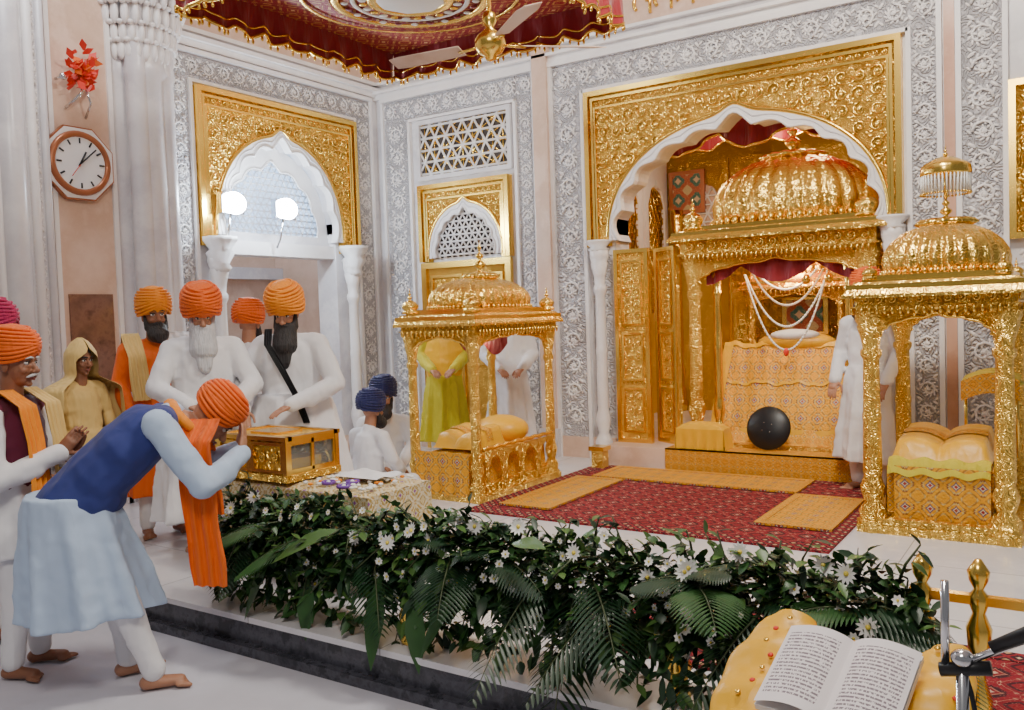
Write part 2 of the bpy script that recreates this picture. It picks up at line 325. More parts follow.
for uu in(-6.97,-6.57,-5.1,-4.86): ub(b,MB,uu-.015,uu+.02,PZ,4.3 if uu in(-6.97,-4.86) else 4.0,0,.05,'mcf')
ub(b,MB,-6.57,-5.1,4.0,4.03,0,.05,'mcf'); ub(b,MB,-6.95,-6.57,PZ,4.28,0,.018,'mc'); ub(b,MB,-5.08,-4.88,PZ,4.28,0,.018,'mc'); ub(b,MB,-6.57,-5.1,4.03,4.28,0,.018,'mc')
band(b,MB,(-6.77,.4),(-6.77,4.0),.28,.032,'mcf',.014,1); band(b,MB,(-4.975,.4),(-4.975,4.0),.17,.032,'mcf',.011,1); band(b,MB,(-6.95,4.16),(-4.86,4.16),.22,.032,'mcf',.013,1)
for uu in(-.83,-.5): ub(b,MB,uu-.02,uu+.02,PZ,4.3,0,.06,'mcf')
ub(b,MB,-.81,-.5,PZ,4.28,0,.02,'mc'); band(b,MB,(-.66,.4),(-.66,4.2),.27,.034,'mcf',.014,1); band(b,MB,(-.45,4.16),(1.5,4.16),.24,.03,'mcf',.013,1); band(b,MB,(-.3,.4),(-.3,2.1),.3,.01,'mcf',.014,1)
for z0,z1,w in((4.33,4.39,.05),(4.39,4.42,.10),(4.5,4.53,.06)): ub(b,MB,LW,2.6,z0,z1,0,w,'mcf')
ub(b,MB,LW,2.6,4.53,6,0,.015,'mpl'); ub(b,MB,LW,-4.0,PZ,PZ+.22,0,.04,'mpl'); ub(b,MB,-1.4,2.6,PZ,PZ+.22,0,.04,'mpl'); ub(b,MB,-.94,-.86,PZ,4.3,0,.02,'mp')
ub(b,MB,-4.83,-4.66,PZ,6,0,.10,'mpl'); ub(b,MB,-4.86,-4.63,PZ,PZ+.3,0,.13,'mw')
b.make('trim_1')
b=B()
ub(b,ML,5.1,5.33,PZ,4.28,0,.02,'mc'); ub(b,ML,7.6,7.85,PZ,4.28,0,.02,'mc'); ub(b,ML,5.33,7.6,4.06,4.28,0,.02,'mc')
for uu in(5.09,5.35,7.58,7.86): ub(b,ML,uu-.015,uu+.02,PZ,4.3 if uu in(5.09,7.86) else 4.03,0,.05,'mcf')
ub(b,ML,5.07,7.88,4.3,4.34,0,.06,'mcf'); ub(b,ML,5.33,7.6,4.03,4.06,0,.05,'mcf')
band(b,ML,(5.22,.4),(5.22,4.05),.2,.034,'mcf',.012,1); band(b,ML,(7.73,.4),(7.73,4.05),.22,.034,'mcf',.012,1); band(b,ML,(5.1,4.18),(7.88,4.18),.2,.034,'mcf',.012,1)
for z0,z1,w in((4.36,4.42,.05),(4.42,4.46,.1),(4.5,4.54,.06)): ub(b,ML,5.15,8,z0,z1,0,w,'mcf')
ub(b,ML,5.15,8,4.54,6,0,.015,'mpl'); ub(b,ML,5.15,5.6,PZ,PZ+.2,0,.03,'mpl'); ub(b,ML,7.25,8,PZ,PZ+.2,0,.03,'mpl')
b.make('trim_2')
b=B(); b.box(LW,-6.88,3.86,4.42,PZ,6,'mpl'); b.box(LW,-6.86,3.84,4.44,PZ,PZ+.25,'mw'); b.box(-6.88,-6.865,3.95,4.33,.9,2.0,'mb')
b.box(-6.88,-6.86,3.86,3.9,PZ,6,'mcf'); b.box(-6.88,-6.86,4.38,4.42,PZ,6,'mcf'); b.make('pillar')
b=B(); mpc=lambda r0:(lambda u,v,w:(LW+.15+(r0+w)*cos(u),4.74+(r0+w)*sin(u)*1.1,v))
for dx,dy,rr in((.1,0,.2),(.0,-.2,.13),(.0,.2,.13),(.2,-.13,.09),(.2,.13,.09)):
    b.lathe([(rr*1.3,0),(rr*1.3,.15),(rr*1.1,.25),(rr,.35),(rr*.93,3.65),(rr*1.1,3.7),(rr,3.78),(rr*1.1,3.95),(rr*1.3,4.2),(rr*1.35,4.45)],(LW+.1+dx,4.74+dy,PZ),'mw',24,8,.05)
for row,(zz,rr,hh) in enumerate(((4.08,.25,.09),(4.22,.28,.09),(4.37,.32,.1),(4.52,.36,.09))):
    for k in range(13):
        a=-pi/2+pi*(k+.5*(row%2))/12.5; p=V(mpc(rr)(a,zz,0)); b.ell(p,(.045,.03,hh),'mcf',8,6); b.ell(V(mpc(rr+.035)(a,zz+hh*.8,0)),(.03,.03,.022),'mcf',7,5)
b.box(LW,-6.58,4.33,5.15,4.6,4.68,'mcf'); b.box(LW,-6.54,4.3,5.18,4.68,4.8,'mcf'); b.make('pillar')
b=B(); b.box(LW,-6.78,2.9,3.8,PZ,6,'mw')
for k,(w_,r_) in enumerate(((0,.09),(.2,.035),(.3,.07),(.44,.03),(.55,.1),(.72,.035),(.82,.03))): b.lathe([(r_,0),(r_,5.7)],(-6.77,2.95+w_,PZ),'mw' if k%2==0 else 'mcf',14)
band(b,lambda u,v,w:(-6.775+w,u,v),(3.68,.5),(3.68,5.6),.12,.01,'mcf',.01,1); b.make('pillar')
def gilded(name,mp,u0,u1,v0,v1,cu,sp,a,h,n,cell,tip):
    b=B(); archplate(b,mp,u0,u1,v0,v1,cu,sp,a+.07,h+.09,0,.05,'gold',n=0,tip=tip)
    frame(b,mp,u0,u1,v0,v1,.05,.05,.1,'goldS',False); frame(b,mp,u0+.07,u1-.07,v0,v1-.07,.025,.05,.08,'goldS',False); frame(b,mp,u0+.1,u1-.1,v0,v1-.16,.02,.05,.075,'goldS',False)
    ok=okarch(cu,sp,a+.09,h+.11); fill(b,mp,u0+.12,u1-.12,v0+.03,v1-.2,cell,.058,'goldS',lambda x,y,c:ok(x,y,c*.6),cell*.08)
    band(b,mp,(u0+.1,v1-.12),(u1-.1,v1-.12),.075,.055,'goldS',.006)
    P=archpts(cu,sp,a+.09,h+.11,0,0,tip); b.tube([mp(x,z,.06) for t,x,z in P],.022,'goldS',6)
    P1=archpts(cu,sp,a-.03,h-.03,n,.06,tip); P2=archpts(cu,sp,a+.075,h+.095,0,0,tip); m=len(P1)
    b.add([mp(x,z,.07) for t,x,z in P1]+[mp(x,z,.07) for t,x,z in P2],[(i,i+1,m+i+1,m+i) for i in range(m-1)],'mcf')
    b.add([mp(x,z,.07) for t,x,z in P1]+[mp(x,z,-.02) for t,x,z in P1],[(i,i+1,m+i+1,m+i) for i in range(m-1)],'mcf')
    b.tube([mp(x,z,.075) for t,x,z in P1],.012,'mcf',5); P3=archpts(cu,sp,a+.03,h+.04,n,.03,tip); b.tube([mp(x,z,.072) for t,x,z in P3],.007,'mw',5); b.make(name)
gilded('gilded_arch_surround',MB,-4.23,-1.25,2.38,3.94,CU,2.43,1.235,.98,11,.145,.08)
gilded('gilded_arch_panel',ML,5.38,7.55,2.48,4.0,6.43,2.6,.78,.95,9,.14,.08)
b=B()
for x in(-4.1,-1.33): column(b,(x,BW-.09,PZ),.055,2.16,'mcf'); b.lathe([(.06,0),(.1,.03),(.07,.05),(.12,.1),(.12,.12)],(x,BW-.1,PZ+2.12),'mcf',20,10,.15)
b.make('trim_3')
b=B()
for y in(5.52,7.36): column(b,(LW+.12,y,PZ),.06,2.2,'mcf'); b.lathe([(.06,0),(.09,.04),(.065,.08),(.12,.18),(.085,.22),(.14,.3),(.14,.34)],(LW+.15,y,PZ+2.02),'mcf',20,10,.2)
b.make('trim_4')
b=B(); okj=lambda x,y:((x-6.43)/.76)**2+((y-2.6)/.93)**2<1
b.box(LW-.27,LW-.02,5.63,7.23,2.42,2.56,'mcf'); ub(b,ML,5.63,7.23,2.56,2.66,-.3,-.1,'mw'); jali(b,ML,5.66,7.2,2.64,3.6,-.2,.07,'mcf',okj,.01)
P=archpts(6.43,2.6,.62,.74,7,.06,.05); P2=archpts(6.43,2.6,.8,.97,0,0,.05); m=len(P)
b.add([ML(x,z,-.12) for t,x,z in P]+[ML(x,z,-.12) for t,x,z in P2],[(i,i+1,m+i+1,m+i) for i in range(m-1)],'mcf'); b.tube([ML(x,z,-.11) for t,x,z in P],.012,'mcf',5)
b.add([ML(6.43,2.6,-.26)]+[ML(x,z,-.26) for t,x,z in archpts(6.43,2.6,.8,.97,0,0,.06,30)],[(0,i,i+1) for i in range(1,31)],'skyl')
b.make('window_1')
b=B()
for y in(5.66,6.33):
    b.box(-6.98,-6.9,y-.13,y+.13,2.79,2.99,'chrome'); b.ell((-6.88,y,2.89),(.04,.14,.11),'lamp'); b.tube([(-7.06,y,2.5),(-7.0,y,2.6),(-6.95,y,2.79)],.012,'chrome')
b.make('flood_lamp')
b=B(); ub(b,MB,-6.43,-5.18,3.33,3.96,0,.012,'dark'); frame(b,MB,-6.46,-5.15,3.3,3.99,.05,0,.05,'mw'); jali(b,MB,-6.41,-5.2,3.35,3.94,.025,.135,'mcf',t=.014); jali(b,MB,-6.41,-5.2,3.35,3.94,.02,.135,'goldS',t=.009,angs=(30,90,-30)); b.make('window_2')
gilded('gilded_niche_panel',MB,-6.43,-5.18,2.36,3.24,-5.8,2.4,.43,.5,9,.1,.05)
b=B(); b.add([MB(-5.8,2.4,.01)]+[MB(x,z,.01) for t,x,z in archpts(-5.8,2.4,.46,.53,0,0,.04,30)],[(0,i,i+1) for i in range(1,31)],'dark')
jali(b,MB,-6.25,-5.35,2.4,2.9,.03,.075,'mcf',lambda x,y:((x+5.8)/.44)**2+((y-2.4)/.51)**2<1,.011); b.make('window_3')
b=B(); ub(b,MB,-6.4,-5.2,PZ,2.33,0,.04,'gold'); frame(b,MB,-6.42,-5.18,PZ,2.35,.07,.04,.09,'goldS'); frame(b,MB,-6.3,-5.85,.45,1.2,.03,.04,.07,'goldS'); frame(b,MB,-5.75,-5.3,.45,1.2,.03,.04,.07,'goldS')
frame(b,MB,-6.3,-5.85,1.3,2.2,.03,.04,.07,'goldS'); frame(b,MB,-5.75,-5.3,1.3,2.2,.03,.04,.07,'goldS'); fill(b,MB,-6.26,-5.34,1.35,2.15,.13,.045,'goldS',lambda *a:True,.009); b.make('door_1')
b=B(); ub(b,MB,-.46,.7,2.2,3.4,0,.03,'goldB'); frame(b,MB,-.48,.72,2.18,3.42,.05,.03,.08,'goldS'); fill(b,MB,-.4,.64,2.28,3.3,.2,.035,'goldS',lambda *a:True,.013); b.make('gilded_wall_panel')
# sanctum
SZ=.4
b=B(); b.box(-4.6,-.8,8.3,10.8,.2,SZ,'mw'); b.make('floor_sanctum')
b=B(); b.box(-3.95,-1.42,7.62,8.3,PZ,SZ,'mpl'); b.box(-3.3,-1.46,7.595,7.62,PZ,SZ+.012,'emb2'); b.box(-3.3,-1.46,7.595,7.9,SZ,SZ+.012,'emb2'); b.make('sanctum_step')
b=B(); b.box(-4.7,-4.6,8.3,10.8,SZ,4.3,'goldF')
for k in range(3):
    y=8.5+k*.78; mp=lambda u,v,w:(-4.6+w,u,v); archplate(b,mp,y,y+.7,1.6,3.7,y+.35,2.9,.25,.4,0,.05,'mcf',n=5); jali(b,mp,y+.1,y+.6,1.7,3.25,.02,.1,'goldS',t=.012)
b.make('wall_sanctum_left')
b=B(); b.box(-.8,-.7,8.3,10.8,SZ,4.3,'goldF'); b.make('wall_sanctum_right')
b=B(); b.box(-4.7,-.7,8.3,10.9,4.3,4.4,'velvet'); b.make('ceiling_sanctum')
b=B(); b.box(-4.7,-.7,10.8,10.9,SZ,4.3,'goldF'); mpS=lambda u,v,w:(u,10.8-w,v)
for k in range(5):
    x=-4.4+k*.72
    archplate(b,mpS,x,x+.68,2.3,3.6,x+.34,2.9,.24,.4,0,.05,'gold',n=5); b.box(x+.1,x+.58,10.76,10.8,2.35,3.3,'mpl'); jali(b,mpS,x+.1,x+.58,2.4,3.25,.06,.11,'mcf',t=.012); column(b,(x,10.7,SZ),.05,2.6,'goldS')
b.make('wall_sanctum_back')
b=B(); frame(b,mpS,-4.50,-4.02,2.95,3.5,.05,.06,.10,'wood'); b.box(-4.46,-4.06,10.71,10.74,2.99,3.46,'pict'); b.box(-4.50,-4.02,10.74,10.8,2.95,3.5,'wood'); b.make('framed_portrait')
b=B()
def swag(u,v): x=-3.75+2.2*u; return (x,8.42+.04*sin(u*60),3.66-v*(.22+.16*abs(sin(u*pi*3)))+.02*sin(v*9+u*20))
b.grid(swag,90,8,'velvet'); b.tube([swag(i/90,1) for i in range(91)],.015,'goldS',5)
def swag2(u,v): x=-4.5+3.6*u; return (x,9.7+.05*sin(u*80),4.28-v*(.45+.3*abs(cos(u*pi*4))))
b.grid(swag2,110,8,'velvet'); b.tube([swag2(i/110,1) for i in range(111)],.018,'goldS',5); b.make('red_drape')
def doorleaf(b,mp,u0,u1):
    ub(b,mp,u0,u1,SZ,2.33,0,.04,'gold'); frame(b,mp,u0,u1,SZ,2.33,.04,.04,.065,'goldS')
    for z0,z1 in((.5,.95),(1.02,1.5),(1.57,2.22)): frame(b,mp,u0+.07,u1-.07,z0,z1,.02,.04,.06,'goldS'); fill(b,mp,u0+.09,u1-.09,z0+.03,z1-.03,.12,.043,'goldS',lambda *a:True,.009)
    for z in(1.0,1.54,2.27): band(b,mp,(u0+.05,z),(u1-.05,z),.05,.045,'goldS',.004)
b=B(); doorleaf(b,lambda u,v,w:(u,7.95-w,v),-3.93,-3.56); 
ca,sa=cos(radians(-32)),sin(radians(-32)); doorleaf(b,lambda u,v,w:(-3.54+u*ca+w*sa,8.12+u*sa-w*ca,v),0,.34)
b.make('door_2')
# ------------------------------------------------------------------ pavilions
def eave(b,cx,cy,hx,hy,z,out,drop,mat):
    pr=[(0,0),(0,.02),(out*.3,.015),(out*.7,-drop*.35),(out,-drop),(out,-drop-.02),(out*.6,-drop*.6),(0,-.02)]
    b.loft([[(cx-hx-o,cy-hy-o,z+dz),(cx+hx+o,cy-hy-o,z+dz),(cx+hx+o,cy+hy+o,z+dz),(cx-hx-o,cy+hy+o,z+dz)] for o,dz in pr],mat,False,False)
def pavilion(b,x0,x1,y0,y1,z0,zs,zt,eh,rise,r,domes=.84,fs=.06,ribs=32,nf=7,ev=1.0,lot=1.0):
    cx,cy,hx,hy=(x0+x1)/2,(y0+y1)/2,(x1-x0)/2,(y1-y0)/2
    for x in(x0,x1):
        for y in(y0,y1): column(b,(x,y,z0),r,zt-z0,'gold')
    for mp,a,c0 in((lambda u,v,w:(u,y0-w,v),hx,cx),(lambda u,v,w:(u,y1+w,v),hx,cx),(lambda u,v,w:(x0-w,u,v),hy,cy),(lambda u,v,w:(x1+w,u,v),hy,cy)):
        aa=a-r*1.3; inn=archplate(b,mp,c0-a,c0+a,zs,zt,c0,zs,aa,(zt-zs)*.72,-.02,.02,'gold',n=nf,amp=.05,tip=.02)
        b.tube([mp(u,v,.022) for u,v in inn],.01,'goldS',5)
        k=int(2*a/.07)
        for i in range(k): u=c0-a+2*a*(i+.5)/k; b.ell(mp(u,zt-.03,.03),.014,'goldS',6,4)
    for q0,q1,oo in((0,.1,.03),(.1,.16,.06),(.16,.7,.035),(.7,.8,.07),(.8,1.0,.1)):
        oo*=ev; b.box(x0-r-oo,x1+r+oo,y0-r-oo,y1+r+oo,zt+eh*q0,zt+eh*q1,'gold' if q0!=.8 else 'goldS')
    for mp,a,c0 in((lambda u,v,w:(u,y0-r-.035*ev-w,v),hx+r,cx),(lambda u,v,w:(x1+r+.035*ev+w,u,v),hy+r,cy),(lambda u,v,w:(x0-r-.035*ev-w,u,v),hy+r,cy)):
        band(b,mp,(c0-a,zt+eh*.43),(c0+a,zt+eh*.43),eh*.5,.006,'goldS',eh*.05)
        k=int(2*a/.045)
        for i in range(k):
            u=c0-a+2*a*(i+.5)/k; p=V(mp(u,zt-.0,.03)); b.ell(p,(.012,.012,.028),'goldS',6,4)
    ze=zt+eh; eave(b,cx,cy,hx+r,hy+r,ze,(.1+r*.6)*ev,.05+r*.3,'goldD')
    for q,zz,hh in((.97,0,.03),(.93,.03,.03)): b.box(cx-hx*q-r,cx+hx*q+r,cy-hy*q-r,cy+hy*q+r,ze+zz,ze+zz+hh,'goldS')
    zd=ze+.06; pr=[(.97,0),(.93,.03),(.99,.06),(1.0,.16),(1.01,.3),(.97,.46),(.88,.62),(.72,.77),(.52,.88),(.33,.945),(.22,.96)]
    b.lathe([(q*domes,z*rise) for q,z in pr],(cx,cy,zd),'goldD',224,ribs,.05,sx=hx+r,sy=hy+r,n=2.7)
    for i in range(ribs*2):
        t=2*pi*(i+.5)/(ribs*2); k=(abs(cos(t))**2.7+abs(sin(t))**2.7)**(-1/2.7); b.ell((cx+domes*1.06*k*cos(t)*(hx+r),cy+domes*1.06*k*sin(t)*(hy+r),zd+rise*.04),(.02*lot,.02*lot,.03*lot),'goldS',7,5)
    m=min(hx,hy)+r
    b.lathe([(m*.30,0),(m*.38,.02),(m*.32,.05),(m*.18,.06)],(cx,cy,zd+rise*.92),'goldS',48,12,.25)
    finial(b,(cx,cy,zd+rise*.92+.05),fs)
    for x in(x0,x1):
        for y in(y0,y1):
            s_=fs*.62; b.lathe([(s_*1.5,0),(s_*1.5,.02),(s_*1.1,.03),(s_*1.4,s_),(s_*1.5,s_*1.6),(s_*1.0,s_*2.3),(s_*.4,s_*2.6)],(x,y,ze+.03),'goldD',20,10,.1); finial(b,(x,y,ze+.03+s_*2.5),s_*.6)
    b.box(x0-r*1.6,x1+r*1.6,y0-r*1.6,y1+r*1.6,z0-.0,z0+.05,'gold')
def mound(b,x0,x1,y0,y1,z0,zt,h,mat,smat=None,wob=.012):
    smat=smat or mat
    def fn(u,v):
        x=x0+(x1-x0)*u;y=y0+(y1-y0)*v; e=(1-abs(2*u-1)**5)*(1-abs(2*v-1)**5); return (x,y,zt+h*e*(.75+.25*sin(pi*u)*sin(pi*v))+.006*sin(u*23)*sin(v*19))
    b.grid(fn,24,24,mat); 
    for f in(lambda u,v:(x0+(x1-x0)*u,y0-wob*(1+sin(u*30))*v,zt-(zt-z0)*v),lambda u,v:(x0+(x1-x0)*u,y1+wob*(1+sin(u*30))*v,zt-(zt-z0)*v),lambda u,v:(x0-wob*(1+sin(u*40))*v,y0+(y1-y0)*u,zt-(zt-z0)*v),lambda u,v:(x1+wob*(1+sin(u*40))*v,y0+(y1-y0)*u,zt-(zt-z0)*v)): b.grid(f,40,6,smat)
def bookcloth(b,cx,cy,z,lx,ly,h,mat,mat2):
    def fn(u,v):
        x=cx+lx*(u-.5);y=cy+ly*(v-.5); q=abs(2*u-1); e=min(1,8*(1-q))*min(1,8*min(v,1-v)+.001); return (x,y,z+h*e*(.55+.45*sin(pi*q*.9)**.7)+.5*h*v*e+.004*sin(v*40))
    b.grid(fn,40,24,mat)
    b.grid(lambda u,v:V(fn(.02+.96*u,.40+.2*v))+V((0,0,.008)),40,6,mat2)
b=B(); px0,px1,py0,py1=-4.76,-4.12,5.70,6.88
pavilion(b,px0,px1,py0,py1,PZ,1.43,1.58,.14,.28,.04,fs=.07,ev=.55,lot=.7)
mound(b,px0+.05,px1-.05,py0+.07,py1-.05,PZ+.06,.56,.03,'emb2'); b.box(px0,px1,py0,py1,PZ+.05,PZ+.12,'gold')
bookcloth(b,-4.44,6.05,.60,.46,.46,.12,'silk','emb2'); b.ell((-4.44,6.55,.68),(.26,.22,.13),'silk',20,12)
b.grid(lambda u,v:(-4.72+.56*u,5.64-.015*sin(u*25)*v,.60-.36*v),24,8,'emb')
for i in range(4):
    yy=5.79+i*.27; mp=lambda u,v,w:(px1+.02+w,u,v)
    archplate(b,mp,yy,yy+.26,.24,.60,yy+.13,.40,.10,.15,0,.02,'gold',n=5,tip=.02)
b.tube([(px1+.04,5.74+1.1*i/40,.62+.012*abs(sin(i*.6))) for i in range(41)],.018,'goldS')
b.grid(lambda u,v:(px0+.06+(px1-px0-.12)*u,6.3,1.55-v*(.08+.1*abs(sin(u*pi*2)))),30,4,'velvet')
b.make('palanquin')
b=B(); pavilion(b,-1.17,-.40,6.1,7.30,PZ,1.49,1.66,.17,.36,.055,fs=.05,ev=.7,lot=.7)
mound(b,-1.1,-.47,6.2,7.2,PZ+.06,.62,.04,'emb2'); b.grid(lambda u,v:(-1.04+.56*u,6.11-.02*sin(u*20)*v,.64-.42*v),24,8,'emb'); b.box(-1.15,-.42,6.15,7.25,PZ+.05,PZ+.12,'gold')
bookcloth(b,-.785,6.56,.66,.60,.70,.13,'silk','emb2'); b.box(-1.17,-.4,6.02,6.09,.24,.3,'gold')
b.grid(lambda u,v:(-1.08+.60*u,6.18-.09*v,.685+.012*sin(u*22)-.10*v*v),30,5,'ygreen')
b.grid(lambda u,v:(-.72+.36*u,6.85+.25*v,1.13+.06*sin(u*3)+.03*v),8,8,'ygreen'); b.grid(lambda u,v:(-.72+.36*u,6.84,1.14+.06*sin(u*3)-.14*v),8,8,'emb2'); b.ell((-.54,7.0,1.12),(.2,.14,.05),'ygreen')
for xx in(-.70,-.38): b.tube([(xx,6.95,.6),(xx,6.95,1.13)],.012,'goldS')
cx,cy=-.785,6.70; zc=PZ+2.31
b.tube([(cx,cy,zc-.1),(cx,cy,zc+.12)],.012,'goldS'); b.lathe([(.15,0),(.155,.015),(.15,.04),(.15,.06),(.13,.08),(.06,.12),(.01,.135)],(cx,cy,zc+.06),'goldS',40,16,.06)
for i in range(40):
    a=2*pi*i/40; b.tube([(cx+.155*cos(a),cy+.155*sin(a),zc+.06),(cx+.155*cos(a),cy+.155*sin(a),zc-.06)],.005,'petal',4); b.ell((cx+.155*cos(a),cy+.155*sin(a),zc-.065),.009,'goldS',6,4)
finial(b,(cx,cy,zc+.18),.022); b.make('palanquin')
b=B(); tx0,tx1,ty0,ty1=-3.12,-1.55,7.98,9.25
pavilion(b,tx0,tx1,ty0,ty1,SZ,1.95,2.2,.24,.68,.06,domes=.84,fs=.10,ribs=28,lot=1.6)
for x in(tx0+.18,tx1-.18): column(b,(x,ty0+.12,SZ),.04,1.8,'goldS')
b.box(tx0,tx1,ty1-.05,ty1,SZ,2.2,'gold')
pavilion(b,-2.75,-1.9,8.55,9.05,1.15,1.72,1.86,.1,.22,.03,fs=.03,ev=.6,lot=.5)
b.box(-2.85,-1.8,8.5,9.15,SZ,1.15,'goldF')
for z in(.55,.9): band(b,lambda u,v,w:(u,9.18-w,v),(tx0+.1,z+.9),(tx1-.1,z+.9),.2,0.0,'goldS',.01)
slope=lambda u,v:(tx0+.1+(tx1-tx0-.2)*u,8.04+.5*v**1.1,SZ+.04+.92*v**.8+.014*sin(u*25)+.008*sin(u*60+v*9))
b.grid(slope,60,16,'emb')
for ua,ub2 in((0,.07),(.93,1)): b.grid(lambda u,v:V(slope(ua+(ub2-ua)*u,v))+V((0,-.008,.006)),6,16,'silk')
for va,vb in((.94,1.0),(.0,.08),(.5,.53)): b.grid(lambda u,v:V(slope(u,va+(vb-va)*v))+V((0,-.010,.008)),60,4,'silk')
b.grid(lambda u,v:(tx0+.05+(tx1-tx0-.1)*u,7.97+.1*v,SZ+.03+.14*v+.01*sin(u*40)),60,3,'emb2')
b.ell((-2.33,8.60,1.36),(.38,.14,.10),'silk',20,10); b.ell((-2.33,8.54,1.43),(.24,.1,.06),'white',16,8)
b.box(-2.55,-2.1,8.9,8.93,1.42,1.8,'goldS'); b.box(-2.5,-2.15,8.88,8.9,1.45,1.77,'pict')
for (xa,xb,za,dp,yy) in((-2.72,-1.95,2.02,.5,8.3),(-2.72,-1.95,2.02,.72,8.27),(-2.62,-2.05,2.05,.18,8.3),(-2.66,-2.0,2.04,.32,8.32)):
    pts=[(xa+(xb-xa)*i/40,yy,za-dp*(1-(2*i/40-1)**2)) for i in range(41)]; b.tube(pts,.008,'petal',6)
    for p in pts: b.ell((p[0],p[1]-.005,p[2]),.012,'petal',6,4)
b.ell((-2.335,8.26,1.28),(.025,.025,.04),'redf')
b.grid(lambda u,v:(tx0+.1+(tx1-tx0-.2)*u,8.04+.02*sin(u*50),2.2-v*(.1+.16*abs(cos(u*pi*2)))),60,5,'velvet')
for i in range(3): b.tube([(-2.1+.2*i,8.1,2.2),(-2.1+.2*i,8.1,1.98)],.006,'goldS'); b.ell((-2.1+.2*i,8.1,1.95),(.04,.04,.05),'goldS')
b.make('gilded_throne')
b=B(); T=Matrix.Translation((-2.38,7.82,SZ+.212))@Matrix.Rotation(radians(74),4,'X')
b.lathe([(.195,-.0),(.2,.012),(.19,.02),(.165,.035),(.1,.055),(.05,.062),(.005,.064)],(0,0,0),'black',40,T=T)
for k in range(4): a=k*pi/2+.6; b.ell((.05*cos(a),.05*sin(a),.061),(.005,.005,.005),'chrome',8,5,T=T)
b.make('round_shield')
b=B(); mound(b,-3.2,-2.74,7.63,7.84,SZ+.015,.60,.06,'silk'); b.make('cushion')
b=B(); b.box(-3.98,-3.86,7.4,7.52,PZ,.38,'gold'); b.box(-4.0,-3.84,7.38,7.54,.38,.42,'goldS'); b.make('gilded_footstool')
def rug(name,x0,x1,y0,y1,z,mat,bm,bw=.06):
    b=B(); b.box(x0,x1,y0,y1,z,z+.012,mat)
    for q in((x0,x1,y0,y0+bw),(x0,x1,y1-bw,y1),(x0,x0+bw,y0+bw,y1-bw),(x1-bw,x1,y0+bw,y1-bw)): b.box(*q,z+.012,z+.016,bm)
    b.make(name)
rug('red_carpet',-4.02,-1.29,5.38,7.58,PZ,'carpet','rbord',.14); rug('red_carpet',-1.9,1.2,3.4,4.15,PZ,'carpet','rbord',.1)
rug('yellow_runner',-3.74,-1.9,6.95,7.5,PZ+.018,'emb','emb2'); rug('yellow_runner',-3.86,-3.40,5.62,6.9,PZ+.018,'emb','emb2'); rug('yellow_runner',-1.90,-1.38,5.85,6.9,PZ+.018,'emb','emb2')
# ------------------------------------------------------------------ canopy, fan
b=B(); X0,X1,Yc0,Yc1,ZC=-5.26,-2.95,3.9,6.2,4.05
b.grid(lambda u,v:(X0+(X1-X0)*u,Yc0+(Yc1-Yc0)*v,ZC+.08-.1*sin(u*pi)*sin(v*pi)),20,20,'redb'); 
cxx,cyy=(X0+X1)/2,(Yc0+Yc1)/2
for r_,w_,mm in((.28,.05,'goldS'),(.42,.02,'petal'),(.55,.04,'goldS'),(.8,.02,'goldS')): b.tube([(cxx+r_*cos(2*pi*i/40),cyy+r_*sin(2*pi*i/40),ZC-.02-(.0 if r_<.6 else -.03)) for i in range(40)],w_,mm,6,True,flat=.25,up=(0,0,1))
for i in range(24):
    a=2*pi*i/24; b.ell((cxx+.35*cos(a),cyy+.35*sin(a),ZC-.03),(.035,.035,.008),'petal' if i%2 else 'goldS',8,4); b.ell((cxx+.48*cos(a+.1),cyy+.48*sin(a+.1),ZC-.03),(.03,.03,.008),'velvet' if i%2 else 'petal',8,4)
b.lathe([(.27,0),(.2,-.015),(.05,-.03)],(cxx,cyy,ZC-.015),'petal',24,8,.2)
for (p,q) in(((X0,Yc0),(X0,Yc1)),((X0,Yc1),(X1,Yc1)),((X1,Yc1),(X1,Yc0)),((X0,Yc0),(X1,Yc0))):
    p=V((*p,0));q=V((*q,0));d=(q-p);nr=V((-d.y,d.x,0)).normalized()
    def vf(u,v): 
        c=p+d*u+nr*(.025*sin(u*70)*v); return (c.x,c.y,ZC+.08-v*(.20+.05*abs(sin(u*pi*9))))
    b.grid(vf,120,5,'velvet'); b.tube([vf(i/120,1) for i in range(121)],.014,'goldS',5); b.tube([vf(i/120,.72) for i in range(121)],.01,'goldS',5)
    for i in range(0,121,3):
        c=vf(i/120,1); b.ell((c[0],c[1],c[2]-.03),(.012,.012,.022),'goldS',6,4)
for x in(X0,X1):
    for y in(Yc0,Yc1): b.tube([(x,y,ZC+.08),(x,y,6)],.006,'goldS',4)
b.make('ceiling_canopy')
b=B(); fc=V((-3.02,4.47,3.36))
b.tube([fc+V((0,0,.1)),fc+V((0,0,2.64))],.014,'goldS',8)
b.lathe([(.02,.20),(.04,.19),(.045,.14),(.022,.10),(.075,.06),(.095,.03),(.095,-.01),(.07,-.05),(.04,-.065),(.03,-.09),(.01,-.095)],fc,'goldS',28)
F2=V((-.549,.836,0))
for k in(-80,62,200):
    d=F2.copy(); d.rotate(Matrix.Rotation(radians(k),3,'Z')); sd=V((-d.y,d.x,0))
    b.tube([fc+d*.08,fc+d*.22+V((0,0,-.01))],.018,'goldS',6,flat=.4,up=(0,0,1))
    rings=[]
    for i in range(7):
        q=i/6; L=.2+.52*q; w=.05+.022*q if i<6 else .05
        rings.append([fc+d*L+sd*w+V((0,0,.018)),fc+d*L-sd*w+V((0,0,-.012)),fc+d*L-sd*w+V((0,0,-.017)),fc+d*L+sd*w+V((0,0,.013))])
    b.loft(rings,'mpl',False)
b.make('ceiling_fan')
